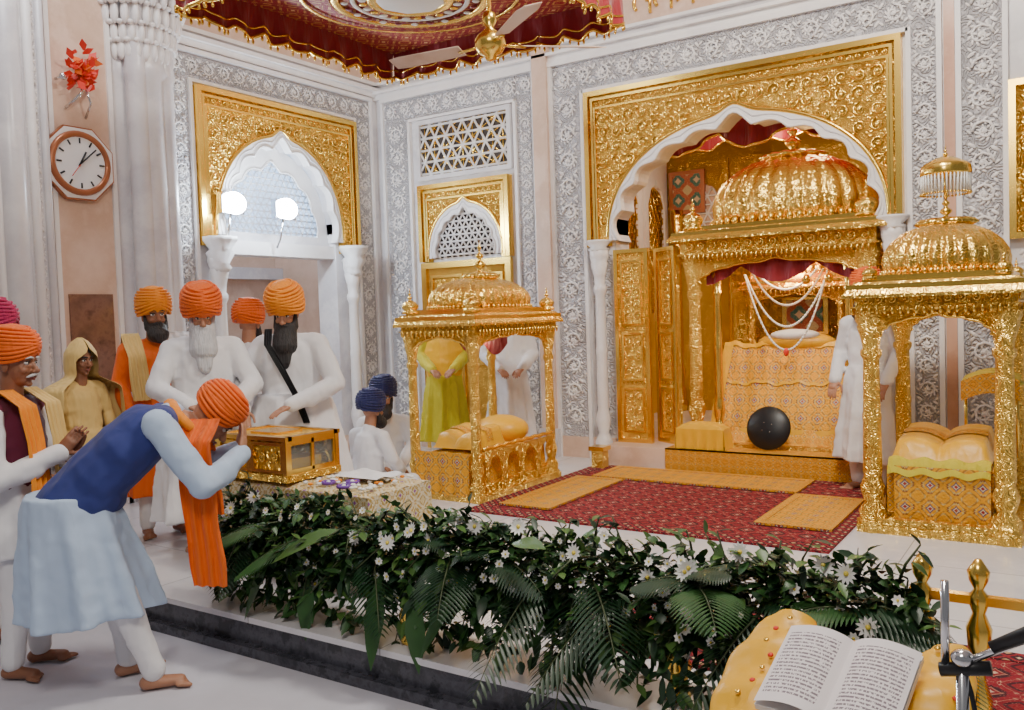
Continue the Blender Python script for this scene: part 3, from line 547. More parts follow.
# ------------------------------------------------------------------ clock etc
b=B(); cm=lambda u,v,w:(-6.86+w,4.07+u*.94,3.06+v*.94)
def disc(b,mp,r,w0,w1,mat,seg=8,off=pi/8):
    b.loft([[mp(r*cos(2*pi*i/seg+off),r*sin(2*pi*i/seg+off),w) for i in range(seg)] for w in(w0,w1)],mat,False)
disc(b,cm,.34,0,.04,'wood'); disc(b,cm,.325,.04,.05,'mcf'); b.tube([cm(.25*cos(2*pi*i/40),.25*sin(2*pi*i/40),.05) for i in range(40)],.028,'wood',8,True); disc(b,cm,.25,.05,.058,'face',32)
for i in range(12):
    a=i*pi/6; b.tube([cm(.17*cos(a),.17*sin(a),.06),cm(.215*cos(a),.215*sin(a),.06)],.008,'black',4)
b.tube([cm(-.02,-.03,.066),cm(.05,.10,.066)],.008,'black',4); b.tube([cm(-.02,-.02,.07),cm(.14,.13,.07)],.006,'black',4); b.tube([cm(0,0,.072),cm(-.09,-.12,.072)],.003,'redf',4); b.make('wall_clock')
b=B()
for i in range(90):
    a=R(0,6.28);r_=R(0,.12); p=V((-6.78+R(-.05,.08),4.10+r_*cos(a),3.8+r_*sin(a)*1.3)); d=V((R(.1,1),R(-1,1),R(-1,1))).normalized()
    s1=d.orthogonal().normalized(); b.add([p-s1*.008,p+d*.05-s1*.03,p+d*.1,p+d*.05+s1*.03,p+s1*.008],[(0,1,2,3,4)],'redf' if i%3 else 'orange')
b.tube([(-6.86,4.0,3.5),(-6.75,4.08,3.62),(-6.78,4.12,3.75)],.012,'chrome'); b.tube([(-6.88,4.18,3.45),(-6.76,4.16,3.55),(-6.78,4.12,3.7)],.01,'chrome'); b.ell((-6.75,3.93,3.72),(.03,.03,.03),'chrome'); b.tube([(-6.86,3.93,3.72),(-6.75,3.93,3.72)],.012,'chrome'); b.make('flower_bracket')
b=B()
for i in range(4):
    x=-3.6+i*.22; b.tube([MB(x+.07*cos(t*.5),4.72+.09*sin(t*.5),.03) for t in range(9)],.018,'goldS',6); b.tube([MB(x+.1,4.6,.03),MB(x+.1,4.84,.03)],.016,'goldS',6)
b.tube([MB(-3.7,4.85,.03),MB(-2.75,4.85,.03)],.014,'goldS',6); b.make('wall_inscription')
# ------------------------------------------------------------------ table and box
b=B(); mound(b,-4.46,-3.22,3.44,3.98,.35,.75,.02,'tcl')
for x in(-4.3,-3.3):
    for y in(3.5,3.9): b.box(x-.03,x+.03,y-.03,y+.03,PZ,.73,'wood')
for x,y in((-3.62,3.55),(-3.5,3.62),(-3.45,3.5)):
    b.tube([(x+.035*cos(2*pi*i/12),y+.035*sin(2*pi*i/12),.785) for i in range(12)],.010,'purple',5,True); b.ell((x,y,.785),.014,'petal',6,4)
for i in range(70): b.ell((R(-3.78,-3.27),R(3.48,3.92),.782),(.016,.016,.009),'petal' if i%5 else 'orangeL',6,4)
b.grid(lambda u,v:(-3.7+.35*u,3.66+.22*v,.80+.02*sin(u*9)*sin(v*7)),14,10,'white')
b.make('draped_table')
b=B(); x0,x1,y0,y1,z0,z1=-4.46,-3.86,3.46,3.86,.78,1.02
b.box(x0-.02,x1+.02,y0-.02,y1+.02,z0,z0+.04,'gold'); b.box(x0,x1-.02,y0,y0+.02,z0+.04,z1,'goldB'); b.box(x0,x1-.02,y1-.02,y1,z0+.04,z1,'goldB'); b.box(x0,x0+.02,y0,y1,z0+.04,z1,'goldB')
b.box(x1-.01,x1-.004,y0+.02,y1-.02,z0+.04,z1-.01,'glass'); xm=(x0+x1)/2
for x in(x0,xm,x1):
    for y in(y0,y1): b.box(x-.015,x+.015,y-.015,y+.015,z0+.04,z1,'goldS')
fm=lambda u,v,w:(u,y0-w,v)
for ua,ub_ in((x0,xm),(xm,x1)): frame(b,fm,ua+.015,ub_-.015,z0+.05,z1-.01,.02,0,.015,'goldS'); band(b,fm,(ua+.04,.92),(ub_-.04,.92),.1,.006,'goldS',.007)
fm2=lambda u,v,w:(x1+w,u,v); frame(b,fm2,y0,y1,z0+.04,z1,.03,-.01,.01,'goldS'); ub(b,fm2,(y0+y1)/2-.01,(y0+y1)/2+.01,z0+.05,z1,-.01,.01,'goldS')
for q in((x0-.02,x1+.02,y0-.02,y0+.03),(x0-.02,x1+.02,y1-.03,y1+.02),(x0-.02,x0+.03,y0,y1),(x1-.03,x1+.02,y0,y1)): b.box(*q,z1,z1+.025,'goldS')
b.box(x0,x1,y0,y1,z1,z1+.015,'goldF'); b.box(xm-.12,xm+.12,y0+.1,y1-.1,z1+.015,z1+.03,'goldS'); b.box(x1-.22,x1-.05,y0+.08,y1-.08,z0+.05,z0+.12,'silk'); b.make('donation_box')
# ------------------------------------------------------------------ railing + hedge
b=B(); RY=3.2
x=-.46
while x<2.0:
    b.lathe([(.045,0),(.045,.03),(.02,.05),(.035,.12),(.04,.18),(.02,.25),(.018,.3),(.035,.36),(.04,.42),(.02,.47),(.03,.5),(.03,.53),(.015,.55),(.03,.58),(.035,.61),(.01,.65)],(x,RY,PZ),'goldS',14); x+=.17
for z in(.1,.5): b.box(-.5,2.0,RY-.018,RY+.018,PZ+z,PZ+z+.03,'goldS')
b.make('gilded_railing')
def leaf(b,p,d,up,L,W,mat,droop=.15):
    d=d.normalized(); sd=d.cross(up); 
    if sd.length<.05: sd=d.orthogonal()
    sd.normalize(); n_=sd.cross(d)
    P=[]
    for q,w in((0,.12),(.25,.8),(.5,1),(.78,.6),(1,.02)):
        c=p+d*L*q-V((0,0,droop*L*q*q)); P+=[c-sd*W*w*.5+n_*W*.12*w,c,c+sd*W*w*.5+n_*W*.12*w]
    b.add(P,[(i*3+j,i*3+j+1,i*3+j+4,i*3+j+3) for i in range(4) for j in(0,1)],mat,True)
def frond(b,p,d,L,mat,droop=.5,lw=.16,n=22):
    d=d.normalized(); sd=d.cross(V((0,0,1))).normalized(); pts=[p+d*L*q-V((0,0,droop*L*q*q)) for q in [i/n for i in range(n+1)]]
    b.tube(pts,[.006*(1-.7*i/n) for i in range(n+1)],'stem',4)
    for i in range(2,n+1):
        t=(pts[i]-pts[i-1]).normalized(); l=lw*sin(pi*(i/n*.85+.12))+.02
        for sg in(-1,1): leaf(b,pts[i],t*.75+sd*sg,V((0,0,1)),l,.016,mat,.25)
b=B(); xs0,xs1=-4.02,-.44
for i in range(5600):
    q=R(0,1); x=xs0+(xs1-xs0)*q; hgt=.18+.03*sin(x*7)+.03*sin(x*17)
    a=R(0,2*pi); rr=sqrt(R(.1,1)); 
    p=V((x,RY-.04+.13*rr*cos(a),.58+.02*sin(x*5)+hgt*rr*sin(a)))
    if random.random()<.17: p=V((x,R(2.98,3.12),R(.24,.5)))
    d=V((R(-.9,.9),-.25+.8*cos(a)*R(.3,1)-R(0,.5),sin(a)*.7+R(-.5,.5)))
    leaf(b,p,d,V((R(-.4,.4),R(-.6,.1),1)),R(.05,.095),R(.026,.048),random.choice(('lf1','lf1','lf2','lf2','lf3')),R(0,.5))
for i in range(270):
    x=R(xs0,xs1); up_=random.random()<.35; p=V((x,RY-.05,R(.5,.7))); q=p+(V((R(-.15,.15),R(-.12,.05),R(.1,.24))) if up_ else V((R(-.2,.2),R(-.26,-.05),R(-.36,.1)))); b.tube([p,(p+q)/2+V((0,0,.03)),q],[.006,.005,.003],'stem',4)
    for k in range(8): leaf(b,p.lerp(q,.3+.7*k/7),V((R(-1,1),R(-1,.1),R(-.5,.7))),V((0,0,1)),R(.05,.085),R(.026,.045),random.choice(('lf1','lf3','lf2')))
for x,dx,dy,dz,L in((-3.2,-.5,-.5,.1,.45),(-1.7,.5,-.6,0,.5),(-1.5,-.4,-.6,-.2,.5),(-1.25,.3,-.5,.35,.5),(-1.0,.6,-.4,.3,.5),(-.75,.8,-.2,.35,.45),(-2.9,.5,-.5,-.2,.4),(-3.8,.3,-.6,-.1,.4),(-1.9,-.1,-.7,-.2,.5),(-.95,-.3,-.6,-.2,.5),(-.6,.5,-.4,.1,.45),(-2.65,.6,-.1,.55,.4),(-1.45,.8,0,.5,.45),(-.8,.9,-.1,.5,.5),(-1.3,.5,-.2,.7,.4),(-2.0,-.6,-.2,.5,.4),(-1.75,.1,-.6,-.5,.5),(-2.4,.3,-.6,.1,.42),(-3.5,-.3,-.5,.3,.4),(-1.1,-.6,-.3,.5,.45),(-2.2,.7,-.3,.3,.42),(-.6,-.5,-.4,.4,.4)):
    frond(b,V((x,RY-.08,.62)),V((dx,dy,dz)),L,random.choice(('lf1','lf2','lf2')))
for x,y,z,dx,dy,dz,L,W in((-3.0,3.0,.70,-.7,-.4,-.25,.36,.12),(-2.75,3.0,.5,.15,-.4,-.9,.36,.11),(-3.5,3.0,.5,-.3,-.3,-.8,.3,.1),(-2.0,3.0,.75,.7,-.3,.2,.25,.08),(-3.25,3.02,.42,.2,-.3,-.8,.26,.1),(-2.3,3.0,.5,-.4,-.3,-.7,.3,.1),(-2.55,3.0,.45,.3,-.3,-.9,.3,.1)): leaf(b,V((x,y,z)),V((dx,dy,dz)),V((0,-.5,1)),L,W,'lf3' if z>.6 else 'lf1')
for i in range(165):
    x=R(xs0,xs1); z=R(.36,.82); yy=RY-.21-.03*sin(x*9)+abs(z-.6)*.38; c=V((x,yy,z)); f=V((R(-.5,.6),-1,R(-.1,.7))).normalized(); s1=f.orthogonal().normalized(); s2=f.cross(s1); r_=R(.014,.026) if i%5 else .042; np_=7 if i%5 else 12
    for k in range(np_): a=k*2*pi/np_; dd=s1*cos(a)+s2*sin(a); leaf(b,c,dd+f*.3,f,r_,r_*(.65 if i%5 else .35),'petal',0)
    b.ell(c+f*.006,r_*.22,'pcen',6,4)
b.make('flower_hedge')
b=B()
for x,y in((-2.62,3.06),(-1.32,3.1)): b.lathe([(.05,0),(.055,.02),(.02,.05),(.05,.09),(.06,.13),(.045,.16),(.055,.18)],(x,y,PZ),'goldS',20)
b.make('brass_vase')
b=B(); b.box(-.14,.14,-.1,.1,0,.02,'black'); b.box(-.13,.13,-.1,-.02,.02,.1,'black',T=Matrix.Rotation(.5,4,'X')); o=b.make('black_pedal'); o.location=(-1.62,2.6,0)
# ------------------------------------------------------------------ book + mic
BM=Matrix.Translation((-.475,2.06,.82))@Matrix.Rotation(radians(-7),4,'Z')@Matrix.Rotation(radians(26),4,'X')
b=B()
for sg in(-1,1):
    b.grid(lambda u,v:(sg*.155*u,-.125+.25*v,.018+.035*sin(u*pi*.9)**.8*(1-u*.4)),14,4,'page')
    b.box(*sorted((0,sg*.155)),-.126,.126,.0,.016,'face')
o=b.make('holy_book'); o.matrix_world=BM
b=B()
for sg,wx in((-1,.11),(1,.085)):
    def pf(u,v): a=2*pi*u; e=(sin(pi*min(max(v,.03),.97))**.3); return (sg*(.20 if sg<0 else .18)+wx*cos(a)*e,-.23+.44*v,-.02+.045*sin(a)*e+.008*sin(v*19+sg+u*9))
    b.grid(pf,28,24,'silk')
    for k in range(9): b.ell((sg*.21+R(-.05,.05),-.2+.045*k,.03),(.008,.008,.004),'redf' if k%2 else 'goldS',6,4)
b.grid(lambda u,v:(-.22+.44*u,-.24+.42*v,-.03-.01*sin(u*9)),12,12,'silk')
o=b.make('book_cushion'); o.matrix_world=BM@Matrix.Translation((0,.03,-.045))
b=B()
def dr(u,v): a=2*pi*u; k=1+.06*sin(9*a)*v; return (-.47+.22*cos(a)*k,2.06+.13*sin(a)*k,.68-.68*v)
b.grid(dr,60,8,'silk'); b.box(-.64,-.30,1.97,2.15,.62,.69,'wood'); b.make('draped_lectern')
b=B(); mx,my=-.2,1.88
b.tube([(mx,my,0.02),(mx,my,1.0)],.012,'chrome',10); b.tube([(mx-.03,my,.98),(mx-.03,my,1.15)],.008,'chrome',10)
for k in range(3): a=k*2.1-.9; b.tube([(mx,my,.12),(mx+.16*cos(a),my+.16*sin(a),.012)],.01,'chrome',8)
b.ell((mx,my,1.0),(.022,.022,.018),'chrome'); b.tube([(mx-.04,my,.97),(mx+.05,my,.99)],.014,'black',10)
b.tube([(mx,my,.99),(mx+.22,my+.02,1.12)],.008,'chrome',8); b.tube([(mx+.05,my,1.03),(mx+.24,my+.02,1.14)],[.012,.022],'black',12); b.ell((mx+.26,my+.02,1.15),.03,'chrome')
b.tube([(mx+.03*sin(i*.5),my-.02+.03*cos(i*.7),.98-.045*i) for i in range(20)],.005,'black',6); b.make('microphone_stand')
# ------------------------------------------------------------------ people
ctex=bpy.data.textures.new('folds','CLOUDS'); ctex.noise_scale=.14
def rem(o,vs,it=3,disp=0):
    m=o.modifiers.new('r','REMESH'); m.mode='VOXEL'; m.voxel_size=vs; m.use_smooth_shade=True
    s_=o.modifiers.new('s','SMOOTH'); s_.iterations=it; s_.factor=.5
    if disp:
        d=o.modifiers.new('d','DISPLACE'); d.texture=ctex; d.strength=disp; d.mid_level=.5; d.texture_coords='GLOBAL'
def hand(b,w,d,n,th,curl=.35,skin='skin'):
    w=V(w);d=V(d).normalized();n=V(n);n=(n-d*n.dot(d)).normalized();s_=d.cross(n)*th
    b.cap(w-d*.03,w+d*.02,.026,.026,skin,1.1,s_,10); b.cap(w+d*.02,w+d*.075,.019,.018,skin,2.1,s_,12)
    for o_,L in((.030,.070),(.010,.078),(-.010,.073),(-.029,.057)):
        p=w+d*.085+s_*o_; dd=d.copy()
        for k,f in enumerate((.45,.32,.23)):
            dd=(dd+n*curl*(.6+.3*k)).normalized(); q=p+dd*L*f*1.15; b.cap(p,q,.0088-.0008*k,.0082-.0008*k,skin,1,s_,8); p=q
    p=w+d*.025+s_*.032
    for k,(dd,L) in enumerate(((d*.6+s_*.7+n*.35,.036),(d*.85+s_*.25+n*.4,.03),(d+n*.4,.022))):
        q=p+dd.normalized()*L; b.cap(p,q,.0115-.001*k,.0105-.001*k,skin,1,s_,8); p=q
STAND=dict(pel=(0,0,.93),chest=(0,.0,1.18),neck=(0,-.01,1.41),head=(0,.03,1.585),hf=(0,1,0),sw=.185,eL=(-.25,-.02,1.13),eR=(.25,-.02,1.13),wL=(-.22,.14,.9),wR=(.22,.14,.9),
  hL=(-.09,0,.9),hR=(.09,0,.9),kL=(-.1,.03,.5),kR=(.1,.03,.5),aL=(-.11,0,.09),aR=(.11,0,.09),pn=(0,0,-1),curl=.3)
SIT=dict(STAND,pel=(0,0,.15),chest=(0,.02,.42),neck=(0,.04,.64),head=(0,.09,.80),eL=(-.25,.08,.38),eR=(.25,.08,.38),wL=(-.14,.3,.24),wR=(.14,.3,.24),hL=(-.1,.02,.13),hR=(.1,.02,.13),kL=(-.34,.24,.13),kR=(.34,.24,.13),aL=(.1,.36,.08),aR=(-.1,.34,.08))
def person(name,pos,face,J,robe='white',trou='white',vest=None,turb='orange',beard=None,blen=.2,bw=1.0,hem=.35,skin='skin',sc=1.0,hemc=None,rt=(.17,.14),rh=(.27,.24),bulk=1.0,disp=.024,turbs=1.12,skirt=True,sit=False,thigh=.1):
    J=dict(J); E=bpy.data.objects.new(name,None); S.collection.objects.link(E); E.location=pos; E.rotation_euler=(0,0,atan2(-face[0],face[1])); E.scale=(sc,)*3; E.empty_display_size=.2
    g={k:(V(v) if isinstance(v,tuple) else v) for k,v in J.items()}
    up=(g['neck']-g['chest']).normalized(); ab=min(bulk,1.14)
    def fx(b,nm): return b.make(nm,parent=E)
    def torso(b,mat,k):
        p,c,n_=g['pel'],g['chest'],g['neck']
        b.cap(p+up*.04,p.lerp(c,.6),.14*k,.128*k,mat,1.18); b.cap(p.lerp(c,.5),c.lerp(n_,.45),.126*k,.118*k,mat,1.38); b.cap(c,n_-up*.10,.118*k,.088*k,mat,1.6)
        for sx in(-1,1):
            sh=n_+V((sx*g['sw'],0,0))-up*.055; b.cap(n_-up*.03,sh-V((sx*.01,0,0)),.052*min(k,1.2),.062*min(k,1.2),mat,1.0,(0,1,0))
    shp={}
    for sx,s_ in((-1,'L'),(1,'R')): shp[s_]=g['neck']+V((sx*g['sw'],0,0))-up*.065
    b=B(); torso(b,robe,bulk); b.cap(g['neck']-up*.03,g['neck']+up*.01,.062,.058,robe)
    for s_ in 'LR':
        e,w=g['e'+s_],g['w'+s_]; b.cap(shp[s_],e,.068*ab,.058*ab,robe); b.cap(e,w,.058*ab,.046*ab,robe); b.cap(e-(e-shp[s_]).normalized()*.02-V((0,0,.02)),e.lerp(w,.6)-V((0,0,.022)),.056*ab,.05*ab,robe)
        for k in range(4): q=.45+.15*k; c=e.lerp(w,q); t=(w-e).normalized(); b.cap(c-t*.004,c+t*.004,.056*ab-.012*q+.004,.052*ab-.012*q,robe)
    if skirt:
        zt=g['pel'].z+.08; hc=V((*hemc,0)) if hemc else V((g['pel'].x,g['pel'].y,0)); rings=[];NS=72
        for i in range(12):
            q=i/11; z=zt+(hem-zt)*q; c=g['pel'].lerp(V((hc.x,hc.y,0)),q)
            rx=rt[0]+(rh[0]-rt[0])*q**.8; ry=rt[1]+(rh[1]-rt[1])*q**.8
            def wv(j): t=2*pi*j/NS; return 1+q**.7*(.11*sin(9*t+1+q)+.05*sin(17*t+2))
            rings.append([(c.x+rx*cos(2*pi*j/NS)*wv(j),c.y+ry*sin(2*pi*j/NS)*wv(j),z+.015*q*sin(4*pi*j/NS)) for j in range(NS)])
        b.loft(rings,robe)
    if sit:
        for s_ in 'LR': b.chain([g['h'+s_],g['k'+s_],g['a'+s_]],[.12,.095,.07],robe)
        b.cap(g['pel'],g['pel']+V((0,.22,-.05)),.12,.08,robe,1.6)
    o=fx(b,'robe'); rem(o,.011,2,disp)
    if vest:
        b=B(); torso(b,vest,bulk*1.09); b.cap(g['pel'],g['pel']+up*.12,.15*bulk,.15*bulk,vest,1.2)
        o=fx(b,'vest'); rem(o,.012,3,.015)
    if not sit:
        b=B()
        for s_ in 'LR':
            b.chain([g['h'+s_].lerp(g['k'+s_],.15),g['k'+s_],g['a'+s_]],[thigh,.075,.055],trou)
            for k in range(4): c=g['k'+s_].lerp(g['a'+s_],.55+.13*k); b.cap(c-V((0,0,.004)),c+V((0,0,.004)),.066-.004*k,.064-.004*k,trou)
        o=fx(b,'trousers'); rem(o,.012,2,.02)
    b=B()
    for sx,s_ in((-1,'L'),(1,'R')):
        a=g['a'+s_]; fd=V((sx*.15,1,0)).normalized(); r_=V((fd.y,-fd.x,0)); f0=V((a.x,a.y,a.z-.055))
        b.cap(a+V((0,0,.03)),f0+V((0,0,.01)),.036,.033,skin); b.cap(f0-fd*.035,f0+fd*.12,.033,.024,skin,1.25,r_)
        for k in range(5): o_=(-.036+.018*k)*(-sx); L=.165-.008*k; b.cap(f0+fd*.11+r_*o_+V((0,0,-.012)),f0+fd*L+r_*o_+V((0,0,-.018)),.012,.0095 if k else .012,skin,1,r_,8)
    o=fx(b,'feet'); rem(o,.007,2)
    for sx,s_ in((-1,'L'),(1,'R')):
        b=B(); w=g['w'+s_]; d=g.get('d'+s_,(w-g['e'+s_]).normalized()); pn=g.get('p'+s_,g['pn']); hand(b,w,d,pn,1 if (d.cross(V(pn))).dot(V((-sx,.3,.3)))>0 else -1,g['curl'],skin)
        o=fx(b,'hand_'+s_.lower()); rem(o,.0048,1)
    f=g['hf'].normalized(); r_=f.cross(V((0,0,1))).normalized(); u_=r_.cross(f)
    HM=Matrix((( r_.x,f.x,u_.x,g['head'].x),(r_.y,f.y,u_.y,g['head'].y),(r_.z,f.z,u_.z,g['head'].z),(0,0,0,1)))
    b=B(); T=HM
    b.ell((0,-.012,.03),(.074,.094,.095),skin,T=T); b.ell((0,.028,-.02),(.061,.062,.085),skin,T=T); b.ell((0,.034,-.072),(.046,.046,.038),skin,T=T); b.ell((0,.07,-.096),(.02,.016,.016),skin,T=T)
    b.cap((0,.086,.014),(0,.112,-.026),.009,.0145,skin,T=T)
    for sx in(-1,1):
        b.ell((sx*.013,.101,-.032),(.010,.011,.009),skin,8,6,T=T); b.ell((sx*.036,.062,-.026),(.023,.024,.02),skin,10,7,T=T); b.ell((sx*.077,-.008,-.008),(.011,.021,.031),skin,10,7,T=T); b.cap((sx*.012,.087,.03),(sx*.045,.072,.028),.01,.009,skin,T=T)
        b.cap((sx*.018,.084,-.004),(sx*.044,.072,-.004),.006,.005,skin,T=T)
    hi=HM.inverted(); nk=hi@(g['neck']-up*.03); b.cap((0,-.02,-.05),nk,.054,.058,skin,T=T)
    o=fx(b,'head'); rem(o,.005,1)
    b=B()
    for sx in(-1,1):
        b.ell((sx*.031,.0755,.012),(.0150,.012,.0095),'eyew',10,8,T=T); b.ell((sx*.031,.085,.012),(.0065,.004,.0065),'iris',8,6,T=T); b.tube([(sx*.015,.088,.022),(sx*.031,.090,.0225),(sx*.047,.081,.019)],.0026,'iris',5,T=T)
        b.tube([(sx*.011,.099,.037),(sx*.03,.096,.042),(sx*.051,.081,.034)],[.0045,.006,.0035],'hw' if beard=='hw' else 'hb',6,T=T)
    b.tube([(-.024,.09,-.064),(-.01,.0985,-.06),(0,.0985,-.0615),(.01,.0985,-.06),(.024,.09,-.064)],[.003,.0055,.005,.0055,.003],'lip',6,T=T); b.tube([(-.02,.088,-.068),(0,.097,-.0715),(.02,.088,-.068)],[.003,.006,.003],'lip',6,T=T)
    fx(b,'eyes_and_lips')
    if beard:
        b=B(); m_=beard
        b.tube([(-.04,.08,-.062),(-.02,.1,-.05),(0,.107,-.046),(.02,.1,-.05),(.04,.08,-.062)],[.006,.011,.009,.011,.006],m_,8,T=T)
        if blen>0:
            tip=hi@(HM@V((0,.06,-.09))+V((0,.05,-blen))); mid=V((0,.055,-.09)).lerp(tip,.5)
            b.cap((0,.055,-.085),tip,.055*bw,.026*bw,m_,1.15,T=T); b.cap((0,.05,-.085),mid,.056*bw,.062*bw,m_,1.25,T=T)
            for k in(-1,1): b.cap(mid+V((k*.02,0,0)),tip+V((k*.025,.005,.02)),.04*bw,.018*bw,m_,T=T)
            for sx in(-1,1): b.cap((sx*.068,.008,-.005),(sx*.055,.036,-.08),.015,.03*bw,m_,T=T); b.cap((sx*.057,.04,-.055),(sx*.02,.075,-.1),.02,.028,m_,T=T)
        o=fx(b,'beard'); rem(o,.006,1,.012)
    if turb:
        b=B(); k=turbs; Tt=T@Matrix.Translation((0,-.016,.052))@Matrix.Rotation(radians(-3),4,'X')@Matrix.Scale(k,4)
        b.ell((0,-.005,.047),(.106,.128,.107),turb,32,18,T=Tt)
        for i in range(15):
            q=i/14; zc=-.005+.14*q; sg=1 if i%2 else -1; rr=.1075*sqrt(max(.05,1-((zc-.045)/.108)**2)); pts=[]
            for j in range(36):
                t=2*pi*j/36; fr=max(0,sin(t)); pts.append((rr*cos(t),rr*1.19*sin(t)-.004,zc+sg*.026*cos(t)*(1-.5*q)+.022*fr**2*(1-q)-.008*abs(cos(t))))
            b.tube(pts,.0088-.001*q,turb,8,True,T=Tt)
        fx(b,'turban')
    return E,HM,g
def ribbon(b,pts,w,mat,side=(1,0,0)):
    n=len(pts); s_=V(side).normalized(); nn=V((0,1,0)) if abs(s_.y)<.6 else V((1,0,0))
    def fn(u,v):
        i=min(int(u*(n-1)),n-2); q=u*(n-1)-i; q=q*q*(3-2*q)*.4+q*.6; p=V(pts[i]).lerp(V(pts[i+1]),q)
        return p+s_*(v-.5)*w*(1+.05*sin(u*17))+nn*(.014*sin(v*20+u*3))
    b.grid(fn,(n-1)*6,20,mat)
E,HM,g=person('bowing_man',(-3.80,2.44,0),(.58,.81),dict(STAND,pel=(0,-.27,.87),chest=(0,-.03,1.13),neck=(0,.19,1.29),head=(0,.37,1.24),hf=(0,.66,-.75),sw=.18,
   eL=(-.24,.30,.98),eR=(.25,.32,.96),wL=(-.09,.50,1.07),wR=(.09,.50,1.07),dL=V((.35,.2,.9)),dR=V((-.35,.2,.9)),pL=V((.3,-1,0)),pR=V((-.3,-1,0)),curl=.15,hL=(-.09,-.24,.86),hR=(.09,-.24,.86),kL=(-.11,-.1,.47),kR=(.11,-.06,.47),aL=(-.12,-.06,.09),aR=(.12,.06,.09)),
   robe='lblue',trou='white',vest='navy',turb='orange',hem=.37,hemc=(0,-.19),rt=(.20,.19),rh=(.25,.30),bulk=1.10,turbs=1.0,disp=.028,thigh=.085)
b=B(); ribbon(b,[(.10,.33,1.26),(.17,.28,1.16),(.16,.29,1.0),(.16,.30,.8),(.16,.32,.6),(.15,.33,.46)],.18,'orange',side=(.5,.86,0)); ribbon(b,[(-.09,.33,1.26),(-.17,.33,1.05),(-.12,.36,.75)],.14,'orange',side=(.5,.86,0))
b.tube([(-.10,.30,1.19),(-.09,.22,1.28),(0,.19,1.325),(.09,.22,1.28),(.11,.30,1.2)],[.02,.03,.035,.03,.02],'orangeL',10)
b.make('scarf',parent=E)
E,HM,g=person('standing_man',(-4.45,2.24,0),(.80,.45),dict(STAND,wL=(-.035,.27,1.12),wR=(.035,.26,1.13),eL=(-.25,.06,1.03),eR=(.25,.06,1.03),dL=V((.2,.6,.75)),dR=V((-.2,.6,.75)),pL=V((1,0,0)),pR=V((-1,0,0)),curl=.25,hf=(0,1,-.08)),
   robe='white',trou='white',vest='maroon',turb='orange',beard='hw',blen=0,skin='skin2',hem=.62,sc=.975,rh=(.24,.2),turbs=1.0)
b=B(); ribbon(b,[(.1,-.1,1.35),(.1,.02,1.46),(.11,.14,1.38),(.1,.17,1.2),(.1,.19,1.0),(.11,.2,.78)],.13,'orangeL'); ribbon(b,[(-.1,-.1,1.35),(-.1,.02,1.46),(-.1,.14,1.38),(-.1,.17,1.2),(-.1,.19,.9),(-.1,.2,.7)],.12,'yelcl'); b.make('scarf',parent=E)
person('standing_man',(-5.12,2.46,0),(.8,.5),STAND,robe='maroon',turb='magenta',beard='hb',blen=0,skin='skin2',hem=.5,sc=1.06)
PT=dict(STAND,sw=.2)
person('priest',(-5.02,3.80,PZ),(.84,-.55),dict(PT,hf=(0,.92,-.30),head=(0,.08,1.57),neck=(0,.03,1.41),wL=(-.16,.36,1.0),wR=(.12,.36,1.0),eL=(-.31,.12,1.1),eR=(.31,.12,1.1)),robe='white',turb='orange',beard='hw',blen=.25,bw=1.2,hem=.2,bulk=1.25,rt=(.24,.2),rh=(.34,.32),turbs=1.2)
E,HM,g=person('priest',(-4.70,4.30,PZ),(.52,-.85),dict(PT,hf=(.0,.90,-.34),head=(0,.09,1.57),neck=(0,.04,1.41),wR=(.24,.36,.93),wL=(-.1,.4,.96),eL=(-.34,.12,1.08),eR=(.36,.12,1.1),curl=.2),robe='white',turb='orangeL',beard='hb',blen=.25,bw=1.15,hem=.15,bulk=1.3,rt=(.26,.22),rh=(.44,.38),turbs=1.2)
b=B(); ribbon(b,[(.13,.07,1.47),(.1,.20,1.36),(.0,.24,1.2),(-.1,.25,1.0),(-.16,.25,.82)],.05,'black'); b.make('sword_belt',parent=E)
E,HM,g=person('standing_man',(-5.62,3.85,PZ),(.8,-.3),dict(STAND),robe='orange',turb='orangeL',beard='hb',blen=.08,skin='skin2',hem=.3)
b=B(); ribbon(b,[(-.16,-.1,1.3),(-.17,.0,1.47),(-.2,.14,1.3),(-.2,.2,1.0),(-.2,.22,.6)],.2,'white'); ribbon(b,[(.16,-.1,1.3),(.17,.0,1.47),(.16,.15,1.3),(.15,.2,1.0)],.12,'yelcl'); b.make('shawl',parent=E)
person('standing_man',(-5.38,4.5,PZ),(-.3,.9),dict(STAND),robe='white',turb='orange',beard='hb',blen=.1,hem=.3,sc=.95)
E,HM,g=person('standing_woman',(-5.66,3.30,PZ),(.9,.05),dict(STAND,sw=.165,hf=(0,1,-.12)),robe='yelcl',turb=None,beard=None,hem=.1,sc=.82,skin='skin2',bulk=.92)
b=B()
def sm(x): x=max(0,min(1,x)); return x*x*(3-2*x)
def veil(u,v):
    ph=(u-.5)*2*pi*(.98-.27*sm((v-.06)/.10)); r_=.118*sqrt(min(1,(v+.002)/.10))-.012*sm((v-.2)/.08)+.115*sm((v-.26)/.12)+.04*v; k=1+.05*sin(u*44+3*v)*sm((v-.25)/.3)
    a=-pi/2+ph
    return (r_*cos(a)*(1+.35*sm((v-.24)/.12))*k,r_*sin(a)*(1.12-.1*sm((v-.25)/.1))*k+.02,1.745-1.05*v+.03*(1-min(1,v/.1)))
b.grid(veil,90,44,'yelcl'); b.ell((0,.01,1.635),(.082,.1,.085),'hb'); b.make('veil',parent=E)
person('seated_man',(-5.32,5.95,PZ),(.6,-.7),SIT,robe='white',turb='dkblue',beard='hb',blen=.08,skirt=False,sit=True)
